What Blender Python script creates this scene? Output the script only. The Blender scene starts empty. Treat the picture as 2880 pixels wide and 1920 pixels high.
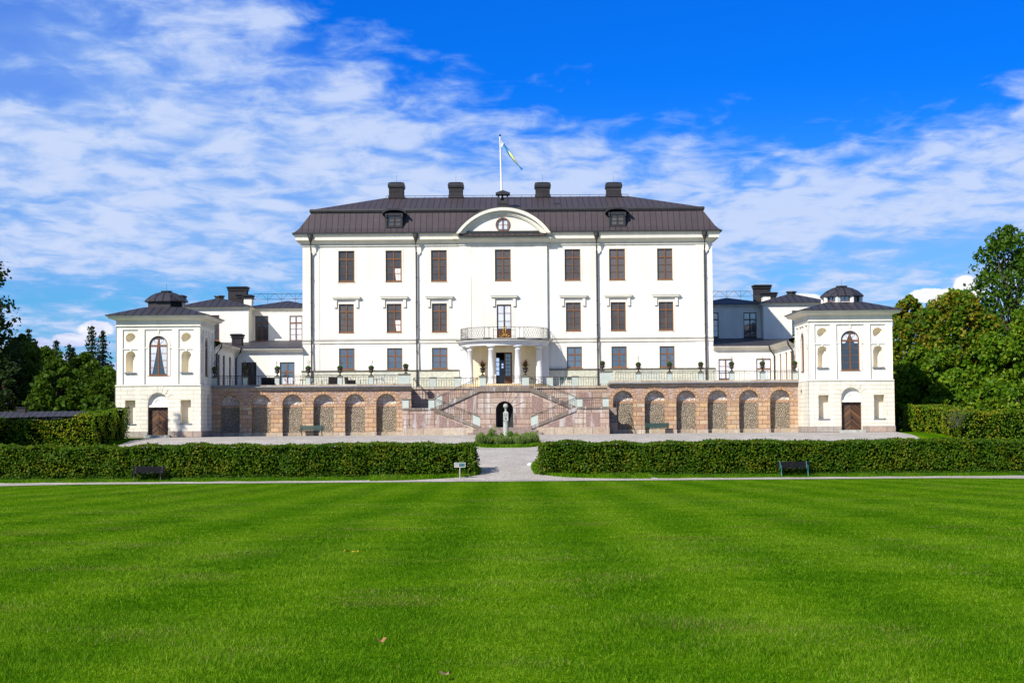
import bpy, math, random
import numpy as np
from math import sin, cos, pi, sqrt, radians
from mathutils import Vector, Matrix
from mathutils.geometry import tessellate_polygon

random.seed(7); RNG = np.random.default_rng(11)
scene = bpy.context.scene
COL = scene.collection

# ------------------------------------------------------------------ camera model (photo is 2880 x 1920)
F = 4898.0; ZC = 1.7
TILT = math.atan((1190 - 960) / F); ROLL = 0.0075
cr, sr, ct, st = cos(ROLL), sin(ROLL), cos(TILT), sin(TILT)
def W(u, v, d):
    """point of the plane y = d seen at photo pixel (u, v): returns x, z"""
    x = (u - 1440) / F; y = (960 - v) / F
    xr = x * cr + y * sr; yr = y * cr - x * sr
    k = d / (ct - yr * st)
    return xr * k, ZC + (st + yr * ct) * k
def WX(u, v, d): return W(u, v, d)[0]
def WZ(u, v, d): return W(u, v, d)[1]
def RECT(u0, u1, v0, v1, d):
    um, vm = (u0 + u1) / 2, (v0 + v1) / 2
    return WX(u0, vm, d), WX(u1, vm, d), WZ(um, v1, d), WZ(um, v0, d)

# ground height along the view axis (metres above the lawn at the camera)
GP = [(-4000, 0.0), (-10, 0.0), (0, 0.0), (106, -1.84), (107.2, -1.81), (108.9, -1.58), (112, -1.27), (118, -0.70), (125, -0.06), (131, 0.58), (136, 0.76), (140, 0.77), (400, 0.77), (4000, -8)]
GPX = np.array([p[0] for p in GP], float); GPZ = np.array([p[1] for p in GP], float)
def gz(y): return float(np.interp(y, GPX, GPZ))
def G(u, v):
    """where the sight line of a photo pixel meets the lawn or forecourt"""
    lo, hi = 8.0, 140.0
    for _ in range(60):
        m = (lo+hi)/2
        if WZ(u, v, m) > gz(m): lo = m
        else: hi = m
    return WX(u, v, lo), lo
GB = 0.77            # forecourt level

# ------------------------------------------------------------------ mesh helpers
ORG = {}
def prop(o, label=None, cat=None, group=None, kind=None):
    if label: o['label'] = label
    if cat: o['category'] = cat
    if group: o['group'] = group
    if kind: o['kind'] = kind
    return o
def thing(name, loc, label, cat, group=None, rz=0.0):
    o = bpy.data.objects.new(name, None); COL.objects.link(o)
    o.location = loc; o.rotation_euler = (0, 0, rz); o.empty_display_size = 0.2
    ORG[o.name] = Vector(loc)
    return prop(o, label, cat, group)
def org(o):
    while o.parent: o = o.parent
    return ORG.get(o.name, Vector((0, 0, 0)))

class MB:
    def __init__(s, T=None): s.v = []; s.f = []; s.T = T
    def add(s, pts, faces):
        b = len(s.v)
        s.v += [s.T(*p) if s.T else tuple(p) for p in pts]
        s.f += [tuple(i + b for i in f) for f in faces]
        return s
    def box(s, x0, x1, y0, y1, z0, z1):
        return s.add([(x0,y0,z0),(x1,y0,z0),(x1,y1,z0),(x0,y1,z0),(x0,y0,z1),(x1,y0,z1),(x1,y1,z1),(x0,y1,z1)],
                     [(0,3,2,1),(4,5,6,7),(0,1,5,4),(1,2,6,5),(2,3,7,6),(3,0,4,7)])
    def quad(s, a, b, c, d): return s.add([a, b, c, d], [(0,1,2,3)])
    def prism(s, poly, y0, y1):
        """closed polygon of (x, z) extruded along y"""
        n = len(poly)
        pts = [(x, y0, z) for x, z in poly] + [(x, y1, z) for x, z in poly]
        tri = tessellate_polygon([[Vector((x, z, 0)) for x, z in poly]])
        fs = [tuple(t) for t in tri] + [tuple(i + n for i in reversed(t)) for t in tri]
        fs += [(i, (i+1) % n, (i+1) % n + n, i + n) for i in range(n)]
        return s.add(pts, fs)
    def plate(s, outline, holes, w=0.0, reveal=0.0):
        """flat wall (u, z) with openings; reveals run from w to w + reveal"""
        loops = [outline] + holes
        flat = [p for l in loops for p in l]
        tri = tessellate_polygon([[Vector((x, z, 0)) for x, z in l] for l in loops])
        s.add([(x, w, z) for x, z in flat], [tuple(t) for t in tri])
        if reveal:
            for k, h in enumerate(holes):
                rv = reveal[k] if isinstance(reveal, (list, tuple)) else reveal
                n = len(h)
                s.add([(x, w, z) for x, z in h] + [(x, w + rv, z) for x, z in h],
                      [(i, (i+1) % n, (i+1) % n + n, i + n) for i in range(n)])
        return s
    def fill(s, loop, w):
        tri = tessellate_polygon([[Vector((x, z, 0)) for x, z in loop]])
        return s.add([(x, w, z) for x, z in loop], [tuple(t) for t in tri])
    def tube(s, pts, r, n=6, r2=None):
        pts = [Vector(p) for p in pts]; rings = []; m = len(pts)
        out = []
        for i, p in enumerate(pts):
            t = (pts[min(i+1, m-1)] - pts[max(i-1, 0)]).normalized()
            a = t.orthogonal().normalized() if abs(t.z) > .95 else t.cross(Vector((0,0,1))).normalized()
            b = t.cross(a)
            rr = r if r2 is None else r + (r2 - r) * i / max(1, m-1)
            for k in range(n):
                out.append(tuple(p + a * (rr*cos(2*pi*k/n)) + b * (rr*sin(2*pi*k/n))))
        fs = []
        for i in range(m-1):
            for k in range(n):
                fs.append((i*n+k, i*n+(k+1) % n, (i+1)*n+(k+1) % n, (i+1)*n+k))
        fs.append(tuple(range(n))[::-1]); fs.append(tuple((m-1)*n+k for k in range(n)))
        return s.add(out, fs)
    def lathe(s, prof, c=(0, 0), n=20, a0=0.0):
        pts = []
        for r, z in prof:
            for k in range(n):
                a = a0 + 2*pi*k/n
                pts.append((c[0] + r*cos(a), c[1] + r*sin(a), z))
        m = len(prof)
        fs = [(i*n+k, i*n+(k+1) % n, (i+1)*n+(k+1) % n, (i+1)*n+k) for i in range(m-1) for k in range(n)]
        fs.append(tuple(range(n))[::-1]); fs.append(tuple((m-1)*n+k for k in range(n)))
        return s.add(pts, fs)
    def halflathe(s, prof, c, n=28, a0=pi, a1=2*pi):
        pts = []
        for r, z in prof:
            for k in range(n+1):
                a = a0 + (a1-a0)*k/n
                pts.append((c[0] + r*cos(a), c[1] + r*sin(a), z))
        m = len(prof); q = n+1
        fs = [(i*q+k, i*q+k+1, (i+1)*q+k+1, (i+1)*q+k) for i in range(m-1) for k in range(n)]
        return s.add(pts, fs)
    def rings(s, x0, x1, y0, y1, prof, cap=True, bottom=False):
        """mitred profile (offset outwards, z) run round a rectangle"""
        pts = []
        for o, z in prof:
            xa, xb, ya, yb = x0-o, x1+o, y0-o, y1+o
            if xa > xb: xa = xb = (xa+xb)/2
            if ya > yb: ya = yb = (ya+yb)/2
            pts += [(xa,ya,z),(xb,ya,z),(xb,yb,z),(xa,yb,z)]
        fs = []
        for i in range(len(prof)-1):
            for k in range(4):
                fs.append((i*4+k, i*4+(k+1) % 4, i*4+4+(k+1) % 4, i*4+4+k))
        n = len(prof)-1
        if cap: fs.append((n*4, n*4+1, n*4+2, n*4+3))
        if bottom: fs.append((3,2,1,0))
        return s.add(pts, fs)
    def build(s, name, mat, parent=None, smooth=False, label=None):
        o0 = org(parent) if parent else Vector((0,0,0))
        me = bpy.data.meshes.new(name)
        me.from_pydata([(x-o0.x, y-o0.y, z-o0.z) for x, y, z in s.v], [], s.f)
        for m in (mat if isinstance(mat, (list, tuple)) else [mat]): me.materials.append(m)
        if smooth:
            me.polygons.foreach_set('use_smooth', [True]*len(me.polygons))
        me.update()
        o = bpy.data.objects.new(name, me); COL.objects.link(o)
        if parent: o.parent = parent
        if label: o['label'] = label
        return o

def np_mesh(name, verts, k, mat, parent=None, smooth=False):
    """mesh of separate k-gons from an (n*k, 3) array given in world space"""
    o0 = org(parent) if parent else Vector((0,0,0))
    v = np.asarray(verts, np.float32) - np.array(o0, np.float32)
    nv = len(v); nf = nv // k
    me = bpy.data.meshes.new(name)
    me.vertices.add(nv); me.vertices.foreach_set('co', v.ravel())
    me.loops.add(nv); me.loops.foreach_set('vertex_index', np.arange(nv, dtype=np.int32))
    me.polygons.add(nf)
    me.polygons.foreach_set('loop_start', np.arange(0, nv, k, dtype=np.int32))
    me.update(calc_edges=True); me.validate()
    me.materials.append(mat)
    o = bpy.data.objects.new(name, me); COL.objects.link(o)
    if parent: o.parent = parent
    return o

def copy_tree(o, parent=None):
    c = o.copy(); COL.objects.link(c)
    if parent: c.parent = parent
    for ch in list(o.children): copy_tree(ch, c)
    return c
def place(src, loc, label=None, rz=None):
    c = copy_tree(src); c.location = loc
    if rz is not None: c.rotation_euler = (0, 0, rz)
    if label: c['label'] = label
    return c

def arch(uc, hw, zb, zt, n=18, ry=None):
    ry = hw if ry is None else ry
    zs = zt - ry
    return [(uc-hw, zb), (uc+hw, zb)] + [(uc+hw*cos(pi*k/n), zs+ry*sin(pi*k/n)) for k in range(n+1)]
def rect(x0, x1, z0, z1): return [(x0,z0),(x1,z0),(x1,z1),(x0,z1)]
def circ(uc, zc, r, n=24): return [(uc+r*cos(2*pi*k/n), zc+r*sin(2*pi*k/n)) for k in range(n)]

# ------------------------------------------------------------------ materials
class NT:
    def __init__(s, tree): s.t = tree; s.L = tree.links
    def n(s, typ, **kw):
        nd = s.t.nodes.new(typ)
        for k, v in kw.items(): setattr(nd, k, v)
        return nd
    def put(s, sock, val):
        if hasattr(val, 'is_linked') or isinstance(val, bpy.types.NodeSocket): s.L.new(val, sock)
        elif isinstance(val, (tuple, list)):
            sock.default_value = tuple(val) + ((1,) if len(sock.default_value) == 4 and len(val) == 3 else ())
        else: sock.default_value = val
    def m(s, op, a, b=None, c=None, clamp=False):
        nd = s.n('ShaderNodeMath', operation=op, use_clamp=clamp)
        for i, x in enumerate((a, b, c)):
            if x is not None: s.put(nd.inputs[i], x)
        return nd.outputs[0]
    def mix(s, f, a, b, mode='MIX'):
        nd = s.n('ShaderNodeMix', data_type='RGBA', blend_type=mode)
        s.put(nd.inputs[0], f); s.put(nd.inputs[6], a); s.put(nd.inputs[7], b)
        return nd.outputs[2]
    def noise(s, vec, scale, detail=4, rough=.55, dist=0.0, out=0):
        nd = s.n('ShaderNodeTexNoise')
        if vec is not None: s.L.new(vec, nd.inputs['Vector'])
        nd.inputs['Scale'].default_value = scale; nd.inputs['Detail'].default_value = detail
        nd.inputs['Roughness'].default_value = rough; nd.inputs['Distortion'].default_value = dist
        return nd.outputs[out]
    def smooth(s, x, a, b):
        nd = s.n('ShaderNodeMapRange', interpolation_type='SMOOTHSTEP')
        s.put(nd.inputs[0], x); nd.inputs[1].default_value = a; nd.inputs[2].default_value = b
        return nd.outputs[0]
    def lin(s, x, a, b, c, d):
        nd = s.n('ShaderNodeMapRange')
        s.put(nd.inputs[0], x)
        for i, q in enumerate((a, b, c, d)): nd.inputs[i+1].default_value = q
        return nd.outputs[0]
    def sep(s, v):
        nd = s.n('ShaderNodeSeparateXYZ'); s.L.new(v, nd.inputs[0]); return nd.outputs
    def comb(s, x, y, z):
        nd = s.n('ShaderNodeCombineXYZ')
        for i, q in enumerate((x, y, z)): s.put(nd.inputs[i], q)
        return nd.outputs[0]
    def vscale(s, v, k):
        nd = s.n('ShaderNodeVectorMath', operation='MULTIPLY'); s.L.new(v, nd.inputs[0]); nd.inputs[1].default_value = k
        return nd.outputs[0]
    def ramp(s, x, stops):
        nd = s.n('ShaderNodeValToRGB'); s.put(nd.inputs[0], x)
        e = nd.color_ramp.elements
        while len(e) < len(stops): e.new(0.5)
        for el, (p, c) in zip(e, stops):
            el.position = p; el.color = tuple(c) + ((1,) if len(c) == 3 else ())
        return nd.outputs[0]

def new_mat(name):
    m = bpy.data.materials.new(name); m.use_nodes = True
    t = NT(m.node_tree); b = m.node_tree.nodes['Principled BSDF']
    return m, t, b
def obj_co(t): return t.n('ShaderNodeTexCoord').outputs['Object']
def bump(t, b, h, strength=.3, dist=.02):
    nd = t.n('ShaderNodeBump'); nd.inputs['Strength'].default_value = strength; nd.inputs['Distance'].default_value = dist
    t.L.new(h, nd.inputs['Height']); t.L.new(nd.outputs[0], b.inputs['Normal'])
def mul(c, k): return tuple(min(1, x*k) for x in c)

def plain(name, col, rough=.7, var=.12, scale=3.0, metal=0.0, spec=.4, bmp=0.0, bscale=30, streak=False):
    m, t, b = new_mat(name); co = obj_co(t)
    v = t.vscale(co, (1, 1, .15)) if streak else co
    f = t.noise(v, scale, 5, .6)
    t.L.new(t.mix(t.lin(f, .3, .7, 0, 1), mul(col, 1-var), mul(col, 1+var)), b.inputs['Base Color'])
    b.inputs['Roughness'].default_value = rough; b.inputs['Metallic'].default_value = metal
    b.inputs['Specular IOR Level'].default_value = spec
    if bmp: bump(t, b, t.noise(co, bscale, 3), bmp, .01)
    return m

WHITE = (.82, .79, .705)
def stucco(name, col=WHITE, brick=None, var=.085):
    """lime stucco with faint streaks; brick = (block width, row height) for cut rustication"""
    m, t, b = new_mat(name); co = obj_co(t)
    f = t.noise(t.vscale(co, (1, 1, .12)), 1.3, 6, .6)
    g = t.noise(co, .35, 3, .5)
    k = t.m('ADD', t.m('MULTIPLY', f, .6), t.m('MULTIPLY', g, .4))
    c = t.mix(t.smooth(k, .35, .65), mul(col, 1-var*1.6), mul(col, 1+var*.5))
    s = t.sep(co)
    if brick:
        bt = t.n('ShaderNodeTexBrick', offset=.5)
        t.L.new(t.comb(t.m('ADD', s[0], s[1]), s[2], 0.0), bt.inputs['Vector'])
        bt.inputs['Scale'].default_value = 1.0; bt.inputs['Mortar Size'].default_value = .022
        bt.inputs['Mortar Smooth'].default_value = .3
        bt.inputs['Brick Width'].default_value = brick[0]; bt.inputs['Row Height'].default_value = brick[1]
        bt.inputs['Color1'].default_value = (1,1,1,1); bt.inputs['Color2'].default_value = (.9,.9,.88,1); bt.inputs['Mortar'].default_value = (.5,.44,.36,1)
        c = t.mix(brick[2], c, bt.outputs['Color'], 'MULTIPLY')
        h = t.m('SUBTRACT', t.m('MULTIPLY', t.noise(co, 9, 4), .12), bt.outputs['Fac'])
        bump(t, b, h, .8*brick[2], .03)
    else:
        bump(t, b, t.noise(co, 14, 4), .12, .01)
    t.L.new(c, b.inputs['Base Color']); b.inputs['Roughness'].default_value = .85; b.inputs['Specular IOR Level'].default_value = .2
    return m

def roof_mat(name, col, pitch=.53, w=.10, spec=.4):
    """sheet metal in trays with standing seams, seams running up the slope"""
    m, t, b = new_mat(name); co = obj_co(t)
    s = t.sep(co); nr = t.sep(t.n('ShaderNodeNewGeometry').outputs['True Normal'])
    usex = t.m('GREATER_THAN', t.m('ABSOLUTE', nr[1]), t.m('ABSOLUTE', nr[0]))
    u = t.m('ADD', t.m('MULTIPLY', s[0], usex), t.m('MULTIPLY', s[1], t.m('SUBTRACT', 1.0, usex)))
    q = t.m('DIVIDE', u, pitch)
    fr = t.m('FRACT', q); cell = t.m('FLOOR', q)
    d = t.m('ABSOLUTE', t.m('SUBTRACT', fr, .5))
    seam = t.smooth(d, .5 - w, .5 - w*.35)
    wn = t.n('ShaderNodeTexWhiteNoise', noise_dimensions='1D'); t.L.new(cell, wn.inputs['W'])
    f = t.noise(co, 1.1, 5, .6); sp = t.smooth(t.noise(co, 7, 2, .5), .69, .74)
    c = t.mix(f, mul(col, .8), mul(col, 1.25))
    c = t.mix(t.m('MULTIPLY', wn.outputs['Value'], .35), c, mul(col, .7))
    c = t.mix(t.m('MULTIPLY', sp, .22), c, (.3, .29, .28))
    c = t.mix(seam, c, mul(col, .22))
    cross = t.smooth(t.m('ABSOLUTE', t.m('SUBTRACT', t.m('FRACT', t.m('ADD', t.m('MULTIPLY', s[2], .9), t.m('MULTIPLY', wn.outputs['Value'], 1.0))), .5)), .47, .5)
    c = t.mix(t.m('MULTIPLY', cross, .35), c, mul(col, .4))
    t.L.new(c, b.inputs['Base Color']); b.inputs['Roughness'].default_value = .55; b.inputs['Specular IOR Level'].default_value = spec
    bump(t, b, t.m('ADD', seam, t.m('MULTIPLY', f, .15)), .5, .03)
    return m

def block_mat(name, cols, bw, rh, mortar, msize=.02, bmp=.6, offset=.5, stain=.0):
    """squared masonry; every block takes its own tint from cols"""
    m, t, b = new_mat(name); co = obj_co(t); s = t.sep(co)
    bt = t.n('ShaderNodeTexBrick', offset=offset)
    vec = t.comb(t.m('ADD', s[0], s[1]), s[2], 0.0)
    t.L.new(vec, bt.inputs['Vector'])
    bt.inputs['Scale'].default_value = 1; bt.inputs['Mortar Size'].default_value = msize; bt.inputs['Mortar Smooth'].default_value = .2
    bt.inputs['Brick Width'].default_value = bw; bt.inputs['Row Height'].default_value = rh
    bt.inputs['Color1'].default_value = (0,0,0,1); bt.inputs['Color2'].default_value = (1,1,1,1); bt.inputs['Mortar'].default_value = (.5,.5,.5,1)
    n = len(cols)
    c = t.ramp(bt.outputs['Color'], [((i+.5)/n, cols[i]) for i in range(n)])
    f = t.noise(co, 5, 6, .65)
    c = t.mix(.75, c, t.mix(t.lin(f, .25, .75, 0, 1), (.62,.58,.55), (1.25,1.25,1.25)), 'MULTIPLY')
    if stain:
        sv = t.noise(t.vscale(co, (1, 1, .1)), 2.2, 6, .7)
        c = t.mix(t.m('MULTIPLY', t.smooth(sv, .5, .68), stain), c, (.62,.60,.60))
        dv = t.noise(t.vscale(co, (1, 1, .14)), 1.7, 5, .7, out=1)
        c = t.mix(t.m('MULTIPLY', t.smooth(t.sep(dv)[0], .54, .72), stain*.8), c, (.12,.10,.10))
    c = t.mix(bt.outputs['Fac'], c, mortar)
    t.L.new(c, b.inputs['Base Color']); b.inputs['Roughness'].default_value = .9; b.inputs['Specular IOR Level'].default_value = .15
    bump(t, b, t.m('SUBTRACT', t.m('MULTIPLY', f, .4), bt.outputs['Fac']), bmp, .03)
    return m

def stones_mat(name, cols, scale, stretch=(1,1,1), joint=(.1,.08,.07), edge=.08, bmp=1.0, bd=.06, rnd=1.0, stain=0.0):
    """uncoursed stones / pebbles"""
    m, t, b = new_mat(name); co = obj_co(t); v = t.vscale(co, stretch)
    a = t.n('ShaderNodeTexVoronoi', feature='F1'); e = t.n('ShaderNodeTexVoronoi', feature='DISTANCE_TO_EDGE')
    for q in (a, e):
        t.L.new(v, q.inputs['Vector']); q.inputs['Scale'].default_value = scale; q.inputs['Randomness'].default_value = rnd
    r = t.sep(a.outputs['Color'])[0]; n = len(cols)
    c = t.ramp(r, [((i+.5)/n, cols[i]) for i in range(n)])
    c = t.mix(.6, c, t.mix(t.noise(co, 6, 5, .6), (.6,.6,.6), (1.3,1.3,1.3)), 'MULTIPLY')
    j = t.smooth(e.outputs['Distance'], 0.0, edge)
    c = t.mix(j, joint, c)
    if stain:
        sv = t.noise(t.vscale(co, (1, 1, .12)), 1.6, 6, .7)
        c = t.mix(t.m('MULTIPLY', t.smooth(sv, .50, .62), stain), c, (.60,.58,.56))
    t.L.new(c, b.inputs['Base Color']); b.inputs['Roughness'].default_value = .9; b.inputs['Specular IOR Level'].default_value = .15
    bump(t, b, t.smooth(e.outputs['Distance'], 0.0, edge*3), bmp, bd)
    return m

def glass_mat(name, col, refl=.25, rough=.03):
    m, t, b = new_mat(name)
    oi = t.n('ShaderNodeObjectInfo').outputs['Random']
    f = t.noise(obj_co(t), 1.2, 2, .5)
    k = t.m('ADD', t.m('MULTIPLY', oi, .6), t.m('MULTIPLY', f, .4))
    t.L.new(t.mix(t.smooth(k, .15, .85), mul(col, .35), mul(col, 1.9)), b.inputs['Base Color']); b.inputs['Roughness'].default_value = .4
    g = t.n('ShaderNodeBsdfGlossy'); g.inputs['Roughness'].default_value = rough; g.inputs['Color'].default_value = (1,1,1,1)
    bn = t.n('ShaderNodeBump'); bn.inputs['Strength'].default_value = .14; bn.inputs['Distance'].default_value = .02
    t.L.new(t.noise(obj_co(t), 2.5, 2), bn.inputs['Height']); t.L.new(bn.outputs[0], g.inputs['Normal'])
    mx = t.n('ShaderNodeMixShader'); mx.inputs[0].default_value = refl
    t.L.new(b.outputs[0], mx.inputs[1]); t.L.new(g.outputs[0], mx.inputs[2])
    t.L.new(mx.outputs[0], m.node_tree.nodes['Material Output'].inputs['Surface'])
    return m

def leaf_mat(name, c0, c1, c2=None, amt=0.0, ns=.35, trans=.25, spec=.15, rough=.5):
    """leaves: tint per leaf, drifting over the crown"""
    m, t, b = new_mat(name)
    r = t.n('ShaderNodeNewGeometry').outputs['Random Per Island']
    co = obj_co(t); f = t.noise(co, ns, 3, .5)
    c = t.mix(t.m('ADD', t.m('MULTIPLY', r, .65), t.m('MULTIPLY', t.lin(f, .3, .7, 0, 1), .35), clamp=True), c0, c1)
    if c2:
        g = t.noise(t.vscale(co, (1,1,1.3)), ns*1.4, 3, .5)
        k = t.m('MULTIPLY', t.smooth(t.m('ADD', g, t.m('MULTIPLY', t.m('SUBTRACT', r, .5), .35)), .5, .68), amt)
        c = t.mix(k, c, c2)
    t.L.new(c, b.inputs['Base Color']); b.inputs['Roughness'].default_value = rough; b.inputs['Specular IOR Level'].default_value = spec
    tr = t.n('ShaderNodeBsdfTranslucent'); t.L.new(t.mix(.5, c, (.25,.35,.02)), tr.inputs['Color'])
    mx = t.n('ShaderNodeMixShader'); mx.inputs[0].default_value = trans
    t.L.new(b.outputs[0], mx.inputs[1]); t.L.new(tr.outputs[0], mx.inputs[2])
    t.L.new(mx.outputs[0], m.node_tree.nodes['Material Output'].inputs['Surface'])
    return m

def chevron_mat(name):
    m, t, b = new_mat(name); co = obj_co(t); s = t.sep(co)
    q = t.m('MULTIPLY', t.m('ADD', s[2], t.m('MULTIPLY', t.m('ABSOLUTE', s[0]), .85)), 9.5)
    cell = t.m('FLOOR', q); d = t.m('ABSOLUTE', t.m('SUBTRACT', t.m('FRACT', q), .5))
    wn = t.n('ShaderNodeTexWhiteNoise', noise_dimensions='2D')
    t.L.new(t.comb(cell, t.m('SIGN', s[0]), 0.0), wn.inputs['Vector'])
    c = t.ramp(wn.outputs['Value'], [(0, (.03,.014,.009)), (.5, (.08,.036,.015)), (1, (.20,.085,.025))])
    c = t.mix(t.smooth(d, .40, .48), c, (.012,.007,.005))
    t.L.new(t.mix(.5, c, t.mix(t.noise(co, 12, 5), (.5,.5,.5), (1.4,1.4,1.4)), 'MULTIPLY'), b.inputs['Base Color'])
    b.inputs['Roughness'].default_value = .5
    bump(t, b, t.smooth(d, .5, .4), .5, .02)
    return m

M = {}
M['stucco'] = stucco('white_stucco')
M['rust'] = stucco('rusticated_stucco', (.81,.765,.645), (1.05, .335, .55))
M['quoin'] = stucco('quoin_stucco', WHITE, (1.9, .62, .22))
M['trim'] = stucco('trim_stucco', (.79,.75,.64), var=.07)
M['portico'] = stucco('portico_paint', (.74,.745,.74), var=.05)
M['plinth'] = block_mat('plinth_stone', [(.52,.53,.42),(.60,.60,.48),(.50,.53,.46),(.63,.62,.50)], 1.7, .9, (.33,.33,.27), .012, .2)
M['roof'] = roof_mat('roof_sheet', (.060,.046,.052), .53, .075)
M['slate'] = roof_mat('roof_sheet_blue', (.040,.037,.048), .62, .13)
M['lowroof'] = roof_mat('roof_sheet_shed', (.045,.045,.065), .5)
M['black'] = plain('black_sheet', (.028,.028,.032), .45, .25, 2)
M['iron'] = plain('wrought_iron', (.03,.027,.026), .5, .2, 5)
M['pipe'] = plain('downpipe_paint', (.045,.038,.038), .45, .2, 3)
M['chim'] = block_mat('chimney_sheet', [(0.043, 0.04, 0.046), (0.034, 0.031, 0.036), (0.053, 0.05, 0.055)], 3.0, .62, (.02,.02,.02), .02, .3)
M['frame'] = plain('brown_frame', (.185,.078,.028), .5, .2, 4)
M['frameblk'] = plain('dark_frame', (.03,.024,.022), .5, .2, 4)
M['door'] = plain('door_wood', (.105,.04,.016), .5, .3, 5, streak=True)
M['chevron'] = chevron_mat('chevron_boards')
M['glass'] = glass_mat('pane_slate', (.060,.050,.042), .045)
M['glassn'] = glass_mat('pane_night', (.02,.026,.04), .13)
M['glassb'] = glass_mat('pane_sky', (.045,.052,.068), .22)
M['glassd'] = glass_mat('pane_dark', (.012,.013,.018), .06)
M['curtain'] = plain('white_curtain', (.62,.66,.72), .9, .15, 6, streak=True)
M['blind'] = plain('pale_blind', (.72,.62,.58), .9, .12, 3)
M['pink'] = block_mat('pink_sandstone', [(0.378, 0.276, 0.22), (0.441, 0.323, 0.256), (0.504, 0.387, 0.312), (0.396, 0.289, 0.232), (0.495, 0.416, 0.344)], 2.1, .43, (.17,.11,.09), .02, .5, stain=.75)
M['pinkrough'] = stones_mat('pink_dressed_panel', [(0.279, 0.181, 0.152), (0.351, 0.235, 0.2), (0.324, 0.214, 0.184), (0.45, 0.336, 0.288)], 16, (1,1,1), (.24,.16,.14), .2, .7, .02, stain=.6)
M['pier'] = block_mat('arcade_pier_blocks', [(0.484, 0.304, 0.176), (0.363, 0.226, 0.16), (0.577, 0.392, 0.232), (0.446, 0.322, 0.232), (0.539, 0.357, 0.216), (0.521, 0.418, 0.312), (0.558, 0.365, 0.176), (0.428, 0.278, 0.2)], .86, .36, (.20,.13,.09), .022, .7)
M['rubble'] = stones_mat('spandrel_rubble', [(0.396, 0.261, 0.202), (0.482, 0.332, 0.245), (0.318, 0.198, 0.151), (0.533, 0.395, 0.302), (0.43, 0.284, 0.216)], 3.6, (.8,.8,2.6), (.50,.40,.34), .06, .8, .04)
M['ring'] = block_mat('arch_stones', [(0.513, 0.334, 0.192), (0.456, 0.29, 0.184), (0.551, 0.378, 0.232), (0.446, 0.29, 0.2)], .3, .26, (.25,.15,.10), .02, .5)
M['pebble'] = stones_mat('pebble_facing', [(0.475, 0.405, 0.301), (0.427, 0.359, 0.267), (0.532, 0.46, 0.353), (0.389, 0.331, 0.249), (0.503, 0.423, 0.31)], 7.8, (1,1,1), (.13,.10,.075), .10, 1.0, .09)
M['lunette'] = stones_mat('lunette_rubble', [(.62,.56,.48),(.56,.46,.40),(.70,.66,.58)], 2.4, (1,1,1.3), (.35,.28,.23), .05, .8, .05)
M['coping'] = block_mat('coping_stone', [(.46,.38,.29),(.38,.29,.22),(.52,.44,.34)], 1.5, 2.0, (.14,.11,.09), .015, .3, stain=.5)
M['lead'] = plain('lead_flashing', (.22,.24,.27), .5, .2, 3)
M['capstone'] = plain('mossy_capstone', (.15,.14,.11), .85, .35, 6)
M['pierpaint'] = plain('grey_green_pier', (.46,.51,.46), .8, .10, 2.5, bmp=.2)
M['step'] = plain('worn_step_stone', (.26,.20,.17), .9, .35, 3.5, bmp=.4, bscale=12)
M['stone'] = plain('grey_stone', (.40,.41,.37), .85, .25, 5, bmp=.4, bscale=20)
M['plinthstone'] = block_mat('granite_base', [(.34,.28,.24),(.42,.33,.27),(.38,.34,.30)], 1.4, .6, (.16,.13,.11), .02, .4)
M['bronze'] = plain('dark_bronze', (.055,.045,.036), .45, .3, 8, metal=.4)
M['green'] = plain('green_bench_paint', (.007,.040,.034), .5, .2, 4)
M['benchdark'] = plain('dark_bench_slats', (.010,.010,.014), .7, .25, 4, spec=.05)
M['teal'] = plain('teal_iron', (.05,.22,.20), .5, .2, 5)
M['wicker'] = block_mat('dark_wicker', [(.05,.04,.038),(.075,.06,.055),(.04,.032,.03)], .06, .03, (.015,.012,.011), .006, .6)
M['whitepaint'] = plain('white_paint', (.78,.78,.76), .5, .05, 4)
M['gold'] = plain('gilding', (.75,.46,.06), .35, .15, 6, metal=.6)
M['void'] = plain('dark_void', (.010,.010,.012), .9, .2, 1)
M['bark'] = plain('tree_bark', (.085,.065,.05), .9, .35, 6, bmp=.6, bscale=9, streak=True)
M['sandstone'] = plain('yellow_sandstone', (.60,.47,.27), .85, .15, 4)
M['mossband'] = block_mat('weathered_band', [(.20,.165,.135),(.16,.13,.105),(.25,.205,.17)], 1.3, 3.0, (.12,.09,.08), .015, .4, stain=.7)
M['nichebounce'] = stucco('niche_bounce_tint', (.84,.75,.565))  # beige of bounced light in the hollows is put into this tint
# ------------------------------------------------------------------ camera, sun, sky
cam = bpy.data.cameras.new('camera'); co = bpy.data.objects.new('camera', cam); COL.objects.link(co)
ex, ey, fw = Vector((1,0,0)), Vector((0,-st,ct)), Vector((0,ct,st))
right = ex*cr - ey*sr; up = ex*sr + ey*cr
mat = Matrix((right, up, -fw)).transposed().to_4x4(); mat.translation = (0, 0, ZC)
co.matrix_world = mat
cam.sensor_width = 36; cam.lens = 36 * F / 2880; cam.clip_start = .1; cam.clip_end = 9000
scene.camera = co

SUND = Vector((.82, 1.0, -.97)).normalized()        # the way the light travels
sun = bpy.data.lights.new('sun', 'SUN'); so = bpy.data.objects.new('sun', sun); COL.objects.link(so)
sun.energy = 5.0; sun.angle = radians(.53); sun.color = (1.0, .94, .84)
so.rotation_euler = SUND.to_track_quat('-Z', 'Y').to_euler(); so.location = (-60, -80, 90)
SEL = math.asin(-SUND.z); SAZ = math.atan2(-SUND.x, -SUND.y)

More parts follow.
